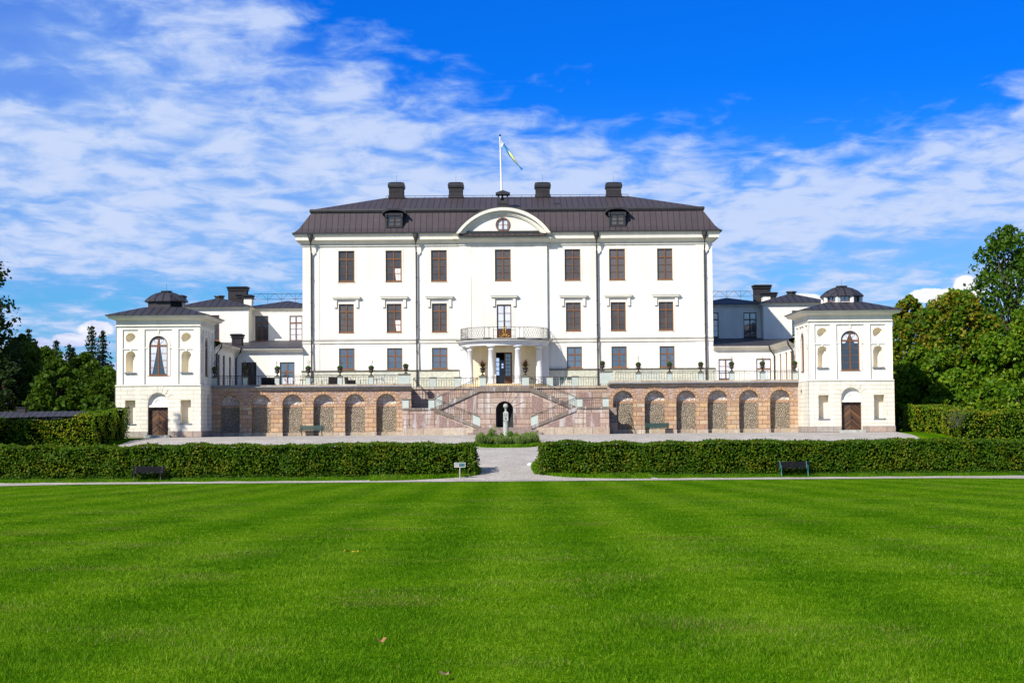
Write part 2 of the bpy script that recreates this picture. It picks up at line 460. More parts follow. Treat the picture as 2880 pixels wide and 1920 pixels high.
w = bpy.data.worlds.new('World'); scene.world = w; w.use_nodes = True
t = NT(w.node_tree); bg = w.node_tree.nodes['Background']
sky = t.n('ShaderNodeTexSky', sky_type='NISHITA'); sky.sun_disc = False
sky.sun_elevation = SEL; sky.sun_rotation = SAZ; sky.air_density = 1.0; sky.dust_density = .35; sky.ozone_density = 3.0; sky.altitude = 30
SKYK = .12
d = t.n('ShaderNodeTexCoord').outputs['Generated']
nz = t.n('ShaderNodeVectorMath', operation='NORMALIZE'); t.L.new(d, nz.inputs[0])
X, Y, Z = t.sep(nz.outputs[0])[:3]
az = t.m('ARCTAN2', X, Y); el = t.m('MAXIMUM', Z, 0.0)
# clear sky: a polarised, saturated blue in front, paler towards the horizon, natural overhead
k = t.smooth(el, .05, .20)
tint = t.mix(k, (.20, .52, .90), (.008, .315, 1.02))
tint = t.mix(t.smooth(el, .30, .60), tint, (1.0, 1.0, .95))
skyc = t.mix(1.0, sky.outputs[0], tint, 'MULTIPLY')
# high cloud sheet on a plane above
den = t.m('ADD', el, .13)
P = t.comb(t.m('DIVIDE', X, den), t.m('DIVIDE', Y, den), 0.0)
wv = t.n('ShaderNodeVectorMath', operation='ADD'); t.L.new(t.vscale(P, (2.0, 1.5, 1)), wv.inputs[0]); wv.inputs[1].default_value = (3.7, 1.3, 5.0)
big = t.noise(wv.outputs[0], 1.35, 4, .55, .35)
mid = t.noise(wv.outputs[0], 4.4, 9, .56, .35)
fine = t.noise(t.vscale(wv.outputs[0], (1, 2.6, 1)), 9.0, 7, .62, .3)
# where the sheet ends: it climbs to the left of the view and sinks to the right
bnd = t.ramp(t.lin(az, -.30, .30, 0, 1), [(0, (.5,)*3), (.12, (.49,)*3), (.28, (.43,)*3), (.455, (.335,)*3), (.62, (.295,)*3), (.80, (.285,)*3), (1, (.33,)*3)])
edge = t.m('SUBTRACT', t.m('MULTIPLY', t.sep(bnd)[0], .6), el)
cover = t.lin(edge, -.035, .035, -.50, .05)
cover = t.m('ADD', cover, t.m('MULTIPLY', t.smooth(edge, .02, .10), .10))
cover = t.m('ADD', cover, t.m('MULTIPLY', t.m('MULTIPLY', t.smooth(az, -.17, -.27), t.smooth(el, .15, .20)), -.16))
dens = t.m('ADD', t.m('ADD', t.m('MULTIPLY', big, .62), t.m('MULTIPLY', mid, 1.15)), t.m('MULTIPLY', fine, .13))
dens = t.m('ADD', t.m('SUBTRACT', dens, .93), cover)
dens = t.m('ADD', dens, t.m('MULTIPLY', t.m('MULTIPLY', t.smooth(az, -.08, .04), t.smooth(edge, .0, .05)), t.m('MULTIPLY', t.smooth(el, .095, .118), .11)))
ctr = t.lin(az, -.25, .25, .072, .096)
strip = t.m('MULTIPLY', t.smooth(t.m('ABSOLUTE', t.m('SUBTRACT', el, ctr)), .016, .0), t.m('MULTIPLY', t.smooth(t.m('ABSOLUTE', az), .12, .24), -.24))
dens = t.m('ADD', dens, t.m('ADD', strip, t.m('MULTIPLY', t.smooth(el, .085, .05), -.06)))
cl = t.smooth(dens, -.17, .30)
veil = t.m('MULTIPLY', t.m('MULTIPLY', t.smooth(edge, .02, .11), t.smooth(el, .066, .100)), t.lin(big, .35, .65, .40, .80))
cl = t.m('SUBTRACT', 1.0, t.m('MULTIPLY', t.m('SUBTRACT', 1.0, t.m('MULTIPLY', cl, .90)), t.m('SUBTRACT', 1.0, veil)))
cloudc = t.mix(t.smooth(dens, -.05, .34), (.27, .43, .75), (.49, .58, .79))
c = t.mix(cl, t.mix(1.0, skyc, (SKYK,)*3, 'MULTIPLY'), cloudc)
# small fair-weather clouds low over the trees
def heap(a0, e0, ra, re, amp=.9):
    qa = t.m('DIVIDE', t.m('SUBTRACT', az, a0), ra); qe = t.m('DIVIDE', t.m('SUBTRACT', el, e0), re)
    r = t.m('ADD', t.m('MULTIPLY', qa, qa), t.m('MULTIPLY', qe, qe))
    n = t.noise(t.comb(t.m('MULTIPLY', az, 60.0), t.m('MULTIPLY', el, 90.0), 3.0), 1.0, 6, .6)
    return t.smooth(t.m('ADD', r, t.m('MULTIPLY', t.m('SUBTRACT', n, .5), 3.0*amp)), 1.25, .65)
hs = None
def E(v): return (1190 - v) / F
for u, v, ru, rv in [(150, 972, 42, 26), (285, 925, 52, 24), (225, 955, 60, 18), (2600, 852, 62, 20), (2690, 822, 30, 24), (2690, 850, 60, 20), (2250, 850, 60, 12), (2330, 862, 40, 10),
                     (-800, 900, 300, 60), (-2500, 880, 400, 80), (4200, 900, 300, 60), (6800, 870, 500, 90), (9000, 900, 400, 60), (12000, 880, 600, 80), (-5000, 900, 400, 60), (-8000, 860, 500, 90)]:
    h = heap((u - 1440) / F, E(v), ru / F, rv / F)
    hs = h if hs is None else t.m('MAXIMUM', hs, h)
hc = t.mix(t.smooth(t.m('ADD', el, t.m('MULTIPLY', t.m('SUBTRACT', mid, .5), .05)), .036, .066), (.40, .47, .76), (.81, .82, .84))
c = t.mix(hs, c, hc)
t.L.new(c, bg.inputs['Color']); bg.inputs['Strength'].default_value = 1.0

scene.view_settings.view_transform = 'Standard'; scene.view_settings.look = 'None'
scene.view_settings.exposure = 0.30; scene.view_settings.gamma = 1.0
scene.cycles.max_bounces = 6; scene.cycles.diffuse_bounces = 3; scene.cycles.glossy_bounces = 3; scene.cycles.transparent_max_bounces = 6
scene.cycles.sample_clamp_indirect = 4

# ------------------------------------------------------------------ ground
def sheet(name, x0, x1, ys, lift, mat_, nx=2, xf=None):
    mb = MB(); xs = np.linspace(x0, x1, nx+1)
    pts = []; fs = []
    for y in ys:
        for x in xs:
            xx = xf(x, y) if xf else x
            pts.append((xx, y, gz(y) + lift))
    q = nx+1
    for i in range(len(ys)-1):
        for k in range(nx):
            fs.append((i*q+k, i*q+k+1, (i+1)*q+k+1, (i+1)*q+k))
    mb.add(pts, fs)
    return prop(mb.build(name, mat_), kind='structure')

def lawn_mat():
    m, t, b = new_mat('lawn_grass'); co = obj_co(t); s = t.sep(co)
    big = t.noise(co, .16, 5, .6); med = t.noise(co, .8, 5, .65); fine = t.noise(t.vscale(co, (1, .55, 1)), 9, 5, .65); vf = t.noise(t.vscale(co, (1, .5, 1)), 38, 3, .6)
    st_ = t.m('SINE', t.m('MULTIPLY', t.m('ADD', s[0], t.m('MULTIPLY', t.noise(co, .15, 2), 1.5)), 2.3))
    k = t.m('SUBTRACT', t.m('ADD', t.m('MULTIPLY', big, .35), t.m('ADD', t.m('MULTIPLY', med, .45), t.m('MULTIPLY', fine, .55))), .15)
    k = t.m('ADD', k, t.m('MULTIPLY', st_, .06))
    c = t.ramp(k, [(.26, (.022,.080,.001)), (.44, (.052,.148,.002)), (.58, (.092,.200,.003)), (.76, (.155,.255,.010))])
    dry = t.smooth(t.m('ADD', t.noise(co, .33, 6, .65), t.m('MULTIPLY', fine, .25)), .66, .80)
    c = t.mix(t.m('MULTIPLY', dry, .45), c, (.15, .14, .03))
    c = t.mix(.9, c, t.mix(t.lin(vf, .32, .68, 0, 1), (.25,.27,.22), (1.40,1.38,1.30)), 'MULTIPLY')
    t.L.new(c, b.inputs['Base Color']); b.inputs['Roughness'].default_value = .75; b.inputs['Specular IOR Level'].default_value = .0
    bump(t, b, t.m('ADD', vf, t.m('MULTIPLY', fine, .8)), .55, .04)
    return m
M['lawn'] = lawn_mat()
def gravel_mat():
    m, t, b = new_mat('pale_gravel'); co = obj_co(t)
    a = t.n('ShaderNodeTexVoronoi'); t.L.new(co, a.inputs['Vector']); a.inputs['Scale'].default_value = 26
    r = t.sep(a.outputs['Color'])[0]
    c = t.ramp(r, [(0, (.25,.23,.21)), (.5, (.40,.37,.34)), (1, (.56,.525,.49))])
    f = t.noise(co, .6, 5, .6)
    c = t.mix(.8, c, t.mix(t.lin(f, .3, .7, 0, 1), (.82,.80,.78), (1.15,1.15,1.16)), 'MULTIPLY')
    wd = t.smooth(t.m('ADD', t.noise(t.vscale(co, (.5, 1.2, 1)), .9, 6, .7), 0), .68, .76)
    c = t.mix(t.m('MULTIPLY', wd, .45), c, (.10,.13,.03))
    t.L.new(c, b.inputs['Base Color']); b.inputs['Roughness'].default_value = .95; b.inputs['Specular IOR Level'].default_value = .1
    bump(t, b, t.noise(co, 22, 3), .7, .03)
    return m
M['gravel'] = gravel_mat()
YS = sorted(set([-3000, -300, -30, -5] + list(np.linspace(0, 106, 30)) + list(np.linspace(106, 150, 45)) + [p[0] for p in GP if -10 < p[0] < 400] + [160, 175, 200, 260, 400, 700, 1500, 3500]))
sheet('lawn', -3000, 3000, YS, 0, M['lawn'], nx=40)
# gravel: cross path at the end of the lawn, the walk up through the hedge gap, the forecourt
def crossx(x, y): return x
mb = MB(); xs = np.linspace(-60, 60, 121); pts = []
for x in xs:
    fl = max(0, abs(x + .3) - 27.0)
    wob = .12*sin(x*1.7) + .08*sin(x*4.1+1)
    ya = 106.3 - min(6, fl**1.35*.55); yb = 107.55 + wob*.5
    if abs(x + .1) < 8.6: yb += .95
    pts += [(x, ya+wob*.3, gz(ya)+.02), (x, min(yb, 107.2), gz(min(yb, 107.2))+.02), (x, yb, gz(yb)+.02)]
mb.add(pts, [(3*i+k, 3*i+3+k, 3*i+4+k, 3*i+1+k) for i in range(len(xs)-1) for k in (0, 1)])
prop(mb.build('cross_path', M['gravel']), kind='structure')
def walkx(x, y):
    e = max(0, 1 - (y-107.2)/3.2)
    return -.35 + (x+.35) * (1 + .32*e**1.8)
sheet('garden_walk', -3.6, 3.0, list(np.linspace(107.2, 112.8, 24)), .032, M['gravel'], 8)
def forex(x, y):
    return x - (max(0, 136-y)*.10 if x < -20 else 0)
sheet('forecourt', -28.2, 30.1, list(np.linspace(112.6, 143.2, 40)), .024, M['gravel'], 30, forex)

# individual grass blades where the lawn is near enough to show them
def blades(n, y0, y1, margin, h0, h1, w0, w1, seed):
    r = np.random.default_rng(seed)
    y = y0 + (y1-y0) * np.sqrt(r.random(n) * ((y1/y0)**2 - 1) + 1) / (y1/y0) if False else np.sqrt(r.random(n) * (y1**2 - y0**2) + y0**2)
    x = (r.random(n)*2-1) * (y*.31 + margin)
    z = np.interp(y, GPX, GPZ)
    h = h0 + (h1-h0)*r.random(n)**1.6
    cl = .6 + .8*(np.sin(x*1.9+np.sin(y*1.3)*2)*np.sin(y*1.1+np.sin(x*.9)*2)*.5+.5)
    h = h*cl; wd = w0 + (w1-w0)*r.random(n)
    a = r.random(n)*2*pi; la = r.random(n)*2*pi; ln = h*(.2+.9*r.random(n))
    dx, dy = np.cos(a)*wd*.5, np.sin(a)*wd*.5
    tip = np.stack([x+np.cos(la)*ln, y+np.sin(la)*ln, z+h], 1)
    p0 = np.stack([x-dx, y-dy, z-.004], 1); p1 = np.stack([x+dx, y+dy, z-.004], 1)
    return np.stack([p0, p1, tip], 1).reshape(-1, 3)
def blade_mat():
    m, t, b = new_mat('grass_blade'); g = t.n('ShaderNodeNewGeometry'); r = g.outputs['Random Per Island']; co = obj_co(t)
    big = t.noise(co, .16, 5, .6); med = t.noise(co, .8, 5, .65)
    k = t.m('ADD', t.m('ADD', t.m('MULTIPLY', big, .40), t.m('MULTIPLY', med, .50)), t.m('ADD', t.m('MULTIPLY', r, .56), t.m('ADD', t.m('MULTIPLY', t.noise(co, 5.5, 3, .6), .60), t.m('MULTIPLY', t.noise(co, 21.0, 2, .6), .70))))
    k = t.m('SUBTRACT', k, .850)
    sx = t.sep(co)[0]; st_ = t.m('SINE', t.m('MULTIPLY', t.m('ADD', sx, t.m('MULTIPLY', t.noise(co, .15, 2), 1.5)), 2.3)); k = t.m('ADD', k, t.m('MULTIPLY', st_, .075))
    c = t.ramp(k, [(.10, (.018,.072,.001)), (.36, (.058,.168,.002)), (.58, (.112,.245,.004)), (.88, (.24,.37,.026))])
    dry = t.m('GREATER_THAN', t.m('ADD', r, t.m('MULTIPLY', t.smooth(t.noise(co, .33, 6, .65), .45, .72), .24)), 1.03)
    c = t.mix(dry, c, (.30, .30, .09))
    t.L.new(c, b.inputs['Base Color']); b.inputs['Roughness'].default_value = .5; b.inputs['Specular IOR Level'].default_value = .03
    tr = t.n('ShaderNodeBsdfTranslucent'); t.L.new(c, tr.inputs['Color'])
    mx = t.n('ShaderNodeMixShader'); mx.inputs[0].default_value = .3
    t.L.new(b.outputs[0], mx.inputs[1]); t.L.new(tr.outputs[0], mx.inputs[2])
    t.L.new(mx.outputs[0], m.node_tree.nodes['Material Output'].inputs['Surface'])
    return m
M['blade'] = blade_mat()
vb = np.concatenate([blades(200000, 11.0, 19, 1.2, .018, .055, .004, .008, 1), blades(260000, 19, 34, 1.5, .016, .045, .006, .012, 2), blades(260000, 34, 62, 2, .014, .038, .010, .020, 3), blades(170000, 62, 106, 3, .012, .034, .018, .036, 4)])
prop(np_mesh('grass', vb, 3, M['blade']), 'short mown green grass of the lawn', 'grass', kind='stuff')

# ------------------------------------------------------------------ windows and doors
def TF(d): return lambda u, w, z: (u, d + w, z)
def bars(mb, x0, x1, z0, z1, rec, transom=None, rows_top=1, rows=3, fw=.075, cols=1):
    """cols = pairs of lights; one central post per pair division"""
    a, b_ = rec-.075, rec-.004
    mb.box(x0, x0+fw, a, b_, z0, z1); mb.box(x1-fw, x1, a, b_, z0, z1)
    mb.box(x0+fw, x1-fw, a+.004, b_, z0, z0+fw*1.3); mb.box(x0+fw, x1-fw, a+.004, b_, z1-fw, z1)
    xm = (x0+x1)/2
    mb.box(xm-.05, xm+.05, a+.002, b_, z0+fw*1.3, z1-fw)
    zt = z1 - (z1-z0)*transom if transom else z1-fw
    if transom:
        mb.box(x0+fw, xm-.05, a+.006, b_, zt-.06, zt+.05); mb.box(xm+.05, x1-fw, a+.006, b_, zt-.06, zt+.05)
        lo = zt-.06
    else: lo = z1-fw
    zb = z0+fw*1.3
    for k in range(1, rows):
        zz = zb + (lo-zb)*k/rows
        for p, q in ((x0+fw, xm-.05), (xm+.05, x1-fw)):
            mb.box(p, q, a+.03, b_, zz-.016, zz+.016)
    return zt
def curtain_mesh(mb, x0, x1, z0, z1, w, tie=0.0, side=1, waves=5, amp=.012):
    """hanging cloth; tie > 0 gathers the foot to one side"""
    n, mz = 18, 10; pts = []
    for j in range(mz+1):
        tz = j/mz; z = z1 + (z0-z1)*tz
        g = tie * tz**1.3
        for i in range(n+1):
            s = i/n
            x = x0 + (x1-x0)*s*(1-g) if side < 0 else x1 - (x1-x0)*(1-s)*(1-g)
            pts.append((x, w + amp*sin(s*waves*2*pi), z))
    q = n+1
    mb.add(pts, [(j*q+i, j*q+i+1, (j+1)*q+i+1, (j+1)*q+i) for j in range(mz) for i in range(n)])
def window(parent, T, x0, x1, z0, z1, rec=.16, transom=.28, rows=3, frame='frame', glass='glass', curtain=None, name='window', board=0.0):
    mb = MB(T); bars(mb, x0, x1, z0, z1, rec, transom, rows=rows)
    if not board: mb.box(x0-.03, x1+.03, -.06, rec-.076, z0-.05, z0-.003)
    if board:
        xm = (x0+x1)/2
        for p, q in ((x0+.075, xm-.05), (xm+.05, x1-.075)): mb.box(p, q, rec-.05, rec-.004, z0+.0975, z0+(z1-z0)*board)
    o = mb.build(name, M[frame], parent)
    MB(T).fill(rect(x0, x1, z0, z1), rec).build('pane', M[glass], o)
    if curtain:
        c = MB(T); xm = (x0+x1)/2; zt = z1-.08
        if curtain == 'full':
            curtain_mesh(c, x0+.08, xm-.05, z0+.1+(z1-z0)*board, zt, rec-.018); curtain_mesh(c, xm+.05, x1-.08, z0+.1+(z1-z0)*board, zt, rec-.018)
        elif curtain == 'low':
            zc = z0 + (z1-z0)*.45
            curtain_mesh(c, x0+.18, xm-.06, z0+.25, zc, rec-.018, waves=3); curtain_mesh(c, xm+.10, x1-.14, z0+.25, zc, rec-.018, waves=3)
        elif curtain == 'half':
            curtain_mesh(c, xm+.06, x1-.1, z0+.1, z0+(z1-z0)*.42, rec-.018, tie=.25, side=1, waves=2)
        c.build('curtain', M['blind'] if curtain == 'half' else M['curtain'], o)
    return o

# ------------------------------------------------------------------ the palace (main block)
DM = 156.0; TM = TF(DM); XC = WX(1416, 800, DM)
XL, XR = WX(852, 800, DM), WX(2003, 800, DM)
ZT = WZ(1440, 1085, 143.0)                         # terrace level
ZE = WZ(1430, 651.5, 155.3)                        # gutter
ZW = WZ(1430, 689, DM)                             # top of wall
DEP = 14.0
palace = thing('palace', (XC, DM + DEP/2, ZT), 'large white main block of the palace under a dark mansard roof', 'palace')
RX0, RX1 = WX(1293, 800, DM), WX(1539, 800, DM); RP = .22   # centre bay stands proud
rowz = [(704.0, 791), (853, 932), (977, 1036.5)]
cols_ = [[(952,997),(1085,1130),(1212.6,1257),(1392.6,1437),(1588.6,1633),(1714,1758.6),(1849,1892)],
         [(952.7,995),(1087.5,1129),(1214.5,1256.5),(1396.8,1437.6),(1591,1633),(1717,1759),(1852,1893)],
         [(953,996.6),(1088,1130.7),(1214,1257.7),None,(1592.5,1635),(1718,1760.7),(1853,1895)]]
tops = [[704.5,704,703,702,701,700.5,700],[853,853,853,856.6,851,850.5,850],[978,977.5,976.5,None,976,975,975]]
bots = [[792,791.6,790,789,788,787,786],[933,932.5,932,950.5,931,930.5,930],[1037.6,1037,1036.5,None,1035.5,1034.5,1034.5]]
zrow = []
for r in range(3):
    a = [WZ((c[0]+c[1])/2, tp, DM) for c, tp, i in zip(cols_[r], tops[r], range(7)) if c and not (r == 1 and i == 3)]
    b_ = [WZ((c[0]+c[1])/2, bt, DM) for c, bt, i in zip(cols_[r], bots[r], range(7)) if c and not (r == 1 and i == 3)]
    zrow.append((sum(b_)/len(b_), sum(a)/len(a)))
opens = {0: [], 1: [], 2: []}                      # left, centre, right wall pieces
wins = []
for r in range(3):
    for i, c in enumerate(cols_[r]):
        if not c: continue
        x0, x1 = WX(c[0], 800, DM), WX(c[1], 800, DM)
        z0, z1 = zrow[r]
        if r == 1 and i == 3: z0, z1 = WZ(1417, 951, DM), WZ(1417, 856.6, DM)
        wins.append((r, i, x0, x1, z0, z1)); opens[0 if i < 3 else 1 if i == 3 else 2].append(rect(x0, x1, z0, z1))
ZP = WZ(1420, 1079, 152.3)                         # portico floor
EX0, EX1 = WX(1395, 1030, DM), WX(1440, 1030, DM); EZ1 = WZ(1417, 991, DM)
opens[1].append(rect(EX0, EX1, ZP+.05, EZ1))
mb = MB(TM)
mb.plate(rect(XL, RX0, ZT-1, ZW), opens[0], 0, .18); mb.plate(rect(RX1, XR, ZT-1, ZW), opens[2], 0, .18)
mb.plate(rect(RX0, RX1, ZT-1, ZW), opens[1], -RP, .18)
for x in (RX0, RX1): mb.quad((x,-RP,ZT-1),(x,0,ZT-1),(x,0,ZW),(x,-RP,ZW))
mb.quad((XL,0,ZT-1),(XL,DEP,ZT-1),(XL,DEP,ZW),(XL,0,ZW)); mb.quad((XR,0,ZT-1),(XR,DEP,ZT-1),(XR,DEP,ZW),(XR,0,ZW))
mb.quad((XL,DEP,ZT-1),(XR,DEP,ZT-1),(XR,DEP,ZW),(XL,DEP,ZW))
mb.build('wall', M['stucco'], palace)
# window surrounds, barely proud of the wall
TC = TF(DM-RP)
for r, i, x0, x1, z0, z1 in wins:
    T = TC if i == 3 else TM
    g = .16
    s = MB(T).plate(rect(x0-g, x1+g, z0-(g if r < 2 else .02), z1+g), [rect(x0-.001, x1+.001, z0-.001, z1+.001)], -.02)
    gl = 'glass' if r < 2 else 'glassb'
    if r == 1 and i == 3:
        o = window(palace, T, x0, x1, z0, z1, transom=None, rows=4, frame='door', glass='glassb', curtain='full', name='balcony_door', board=.26)
    else:
        cur = 'half' if (r, i) in ((0,1),(1,1)) else None
        o = window(palace, T, x0, x1, z0, z1, transom=.27 if r < 2 else .36, rows=3 if r < 2 else 2, glass=gl, curtain=cur)
    n = len(s.v)
    for p, q in ((x0-g, x0-g), (x1+g, x1+g)): s.quad((p,-.02,z0-g),(p,0,z0-g),(p,0,z1+g),(p,-.02,z1+g))
    s.build('window_surround', M['trim'], palace)
    if r == 1:                                     # straight hood on two brackets
        ow = (x1-x0)*.42; zt = WZ((852+2003)/2, 831, DM); h = MB(T)
        h.box(x0-ow-.05, x1+ow+.05, -.34, 0, zt-.06, zt); h.box(x0-ow+.02, x1+ow-.02, -.28, 0, zt-.19, zt-.06)
        h.box(x0-ow+.12, x1+ow-.12, -.16, 0, zt-.28, zt-.19)
        for xb in (x0-ow+.16, x1+ow-.40):
            h.box(xb, xb+.24, -.15, 0, zt-.98, zt-.28)
        h.build('window_hood', M['trim'], palace)
PC_X = WX(1419, 960, DM)
# entrance: stone surround, one leaf closed, the other open on a dim hall
T = TC
xm = (EX0+EX1)/2
s = MB(T).plate(rect(EX0-.28, EX1+.28, ZP, EZ1+.42), [rect(EX0, EX1, ZP+.05, EZ1)], -.05, .05)
s.quad((EX0-.28,-.05,ZP),(EX0-.28,0,ZP),(EX0-.28,0,EZ1+.42),(EX0-.28,-.05,EZ1+.42)); s.quad((EX1+.28,-.05,ZP),(EX1+.28,0,ZP),(EX1+.28,0,EZ1+.42),(EX1+.28,-.05,EZ1+.42)); s.quad((EX0-.28,-.05,EZ1+.42),(EX1+.28,-.05,EZ1+.42),(EX1+.28,0,EZ1+.42),(EX0-.28,0,EZ1+.42))
s.build('door_surround', M['trim'], palace)
dr = MB(T)
zb, zt = ZP+.05, EZ1
a, b_ = .06, .13
xa, xz = xm+.02, EX1-.02
dr.box(xa, xa+.12, a, b_, zb, zt-.03); dr.box(xz-.12, xz, a, b_, zb, zt-.03); dr.box(xa+.12, xz-.12, a+.004, b_, zb, zb+.75); dr.box(xa+.12, xz-.12, a+.004, b_, zt-.15, zt-.03)
for k in range(1, 6): zz = zb+.75+(zt-.15-zb-.75)*k/6; dr.box(xa+.12, xz-.12, a+.02, b_, zz-.02, zz+.02)
dr.box((xa+xz)/2-.02, (xa+xz)/2+.02, a+.01, b_, zb+.75, zt-.15)
MB(T).plate(rect(PC_X-3.3, PC_X+3.3, ZP+.001, WZ(1420, 970, 152.0)-.01), [rect(EX0-.281, EX1+.281, ZP+.002, EZ1+.421)], -.012).build('portico_bounce_panel', stucco('portico_bounce_tint', (.84,.74,.52)), palace)  # thin added panel, warm light bounced off the floor painted into its yellow
do = dr.build('entrance_door', M['door'], palace)
MB(T).fill(rect(xa, xz, zb+.7, zt-.1), .125).build('pane', M['glassb'], do)
# the open leaf gives on to a hall; panes glowing just inside stand for far daylight
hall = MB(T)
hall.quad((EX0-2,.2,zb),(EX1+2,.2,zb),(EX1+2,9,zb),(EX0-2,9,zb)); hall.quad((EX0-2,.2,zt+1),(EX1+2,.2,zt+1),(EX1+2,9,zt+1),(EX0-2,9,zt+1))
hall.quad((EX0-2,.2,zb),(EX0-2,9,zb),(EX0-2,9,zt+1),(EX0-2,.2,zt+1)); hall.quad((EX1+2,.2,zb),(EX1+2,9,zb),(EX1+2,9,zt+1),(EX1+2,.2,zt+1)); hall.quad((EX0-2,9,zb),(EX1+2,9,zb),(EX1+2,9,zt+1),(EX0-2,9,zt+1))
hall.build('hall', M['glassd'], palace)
bl = plain('glowing_daylight_pane', (.55,.68,.9), .5, .1, 3)
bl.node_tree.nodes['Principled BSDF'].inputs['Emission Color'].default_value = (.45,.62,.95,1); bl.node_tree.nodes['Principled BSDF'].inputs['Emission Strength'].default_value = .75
for k in range(4): MB(T).fill(rect(EX0+.02, EX0+.28, zb+.82+k*.40, zb+1.16+k*.40), .62).build('daylight_glow', bl, palace)
for k in range(2): MB(T).fill(rect(EX0+.50, EX0+.66, zb+1.45+k*.24, zb+1.63+k*.24), .62).build('daylight_glow', bl, palace)


# quoins, string course, plinth
zq0, zq1 = WZ(1430, 1039, DM), ZW-.02
for x0, x1, dd in ((XL, WX(898, 800, DM), 0), (WX(1958, 800, DM), XR, 0), (RX0+.0, WX(1325, 800, DM), -RP), (WX(1504, 800, DM), RX1, -RP)):
    q = MB(TF(DM+dd)).box(x0-(.03 if dd == 0 else -.0), x1+(.03 if dd == 0 else 0), -.035, -.001 if dd else .6, zq0, zq1)
    q.build('quoin_strip', M['quoin'], palace)
zs = (WZ(900, 957, DM) + WZ(1950, 951.5, DM))/2
s = MB(TM)
for x0, x1, dd in ((XL-.05, RX0-.001, 0), (RX0, RX1, -RP), (RX1+.001, XR+.05, 0)):
    s.box(x0, x1, dd-.10, dd-.037, zs-.26, zs-.06); s.box(x0, x1, dd-.15, dd-.036, zs-.06, zs)
s.build('string_course', M['trim'], palace)
s = MB(TM)
for x0, x1, dd in ((XL-.06, RX0-.001, 0), (RX0, RX1, -RP), (RX1+.001, XR+.06, 0)):
    s.box(x0, x1, dd-.17, dd-.03, zs+.001, zs+.05)
s.build('string_flashing', M['pipe'], palace)
zp = (WZ(900, 1039.5, DM) + WZ(1950, 1035, DM))/2
PX0, PX1 = WX(1292, 1050, DM), WX(1544, 1050, DM)
for x0, x1 in ((XL-.12, PX0), (PX1, XR+.12)): MB(TM).box(x0, x1, -.16, -.04, ZT-.5, zp-.16).build('plinth', M['plinth'], palace)
for x0, x1 in ((XL-.16, PX0+.02), (PX1-.02, XR+.16)):
    MB(TM).box(x0, x1, -.24, -.038, zp-.09, zp-.03).box(x0+.02, x1-.02, -.20, -.037, zp-.16, zp-.092).build('plinth_ledge', M['capstone'], palace)

# main cornice and mansard roof
h = ZE - ZW
Y0, Y1 = DM, DM + DEP
MB().rings(XL, XR, Y0, Y1, [(.03, ZW-.02), (.12, ZW-.02), (.12, ZW+.09), (.05, ZW+.11), (.20, ZW+.26), (.42, ZW+.46), (.44, ZW+.50), (.60, ZW+.50), (.60, ZW+.66), (.54, ZW+.68), (.66, ZW+.92), (.70, ZE-.08), (.70, ZE-.02)], cap=True).build('cornice', M['trim'], palace)
MB().rings(RX0, RX1, Y0-RP, Y0+1, [(.03, ZW-.03), (.12, ZW-.03), (.12, ZW+.088), (.05, ZW+.11), (.20, ZW+.26), (.42, ZW+.46), (.44, ZW+.498), (.60, ZW+.498), (.60, ZW+.658)], cap=True).build('cornice', M['trim'], palace)
ZB = WZ(1430, 589, 156.7); ZRG = WZ(1420, 554, 163.0)
roof = MB().rings(XL, XR, Y0, Y1, [(.80, ZE-.06), (.80, ZE+.02), (.55, ZE+.20), (.30, ZE+.46), (-.70, ZB-.18), (-.72, ZB+.1), (-7.0, ZRG)], cap=True).build('roof', M['roof'], palace)
MB().rings(XL, XR, Y0, Y1, [(.78, ZE-.09), (.86, ZE-.09), (.86, ZE+.03), (.76, ZE+.03)], cap=False).build('gutter', M['black'], roof)
MB().rings(XL, XR, Y0, Y1, [(-.66, ZB-.22), (-.58, ZB-.20), (-.52, ZB-.02), (-.56, ZB+.13), (-.80, ZB+.15)], cap=False).build('roof_curb', M['black'], roof)
rr = MB()
RL, RRx = XL+7.0, XR-7.0
rr.tube([(RL, 163, ZRG+.16), (RRx, 163, ZRG+.16)], .022, 5)
for k in range(26): x = RL + (RRx-RL)*k/25; rr.tube([(x, 163, ZRG-.02), (x, 163, ZRG+.16)], .018, 4)
rr.build('ridge_rail', M['iron'], roof)
MB().box(WX(1556,566,159), WX(1574,566,159), 158.6, 158.9, ZB+.62, ZB+.80).build('roof_hatch', M['black'], roof)
for u0, u1 in ((1095,1136), (1263,1302), (1506,1546), (1705,1746)):
    um = (u0+u1)/2; x0, x1 = WX(u0, 540, 163), WX(u1, 540, 163); zt = WZ(um, 514, 163); zc = WZ(um, 528, 163)
    c = MB(); c.box(x0, x1, 162.3, 163.7, ZRG-.6, zc-.10)
    c.box(x0-.05, x1+.05, 162.25, 163.75, ZRG-.12, ZRG+.14)
    ch = c.build('chimney', M['chim'], roof)
    c = MB().rings(x0, x1, 162.3, 163.7, [(-.02, zc-.14), (.08, zc-.06), (.10, zc+.05), (.10, zc+.20), (.03, zt-.14), (.0, zt-.12), (.06, zt-.10), (-.25, zt)], cap=True)
    c.tube([((x0+x1)/2, 163, zt-.02), ((x0+x1)/2, 163, zt+.75)], .012, 4)
    c.build('chimney_cap', M['black'], roof)
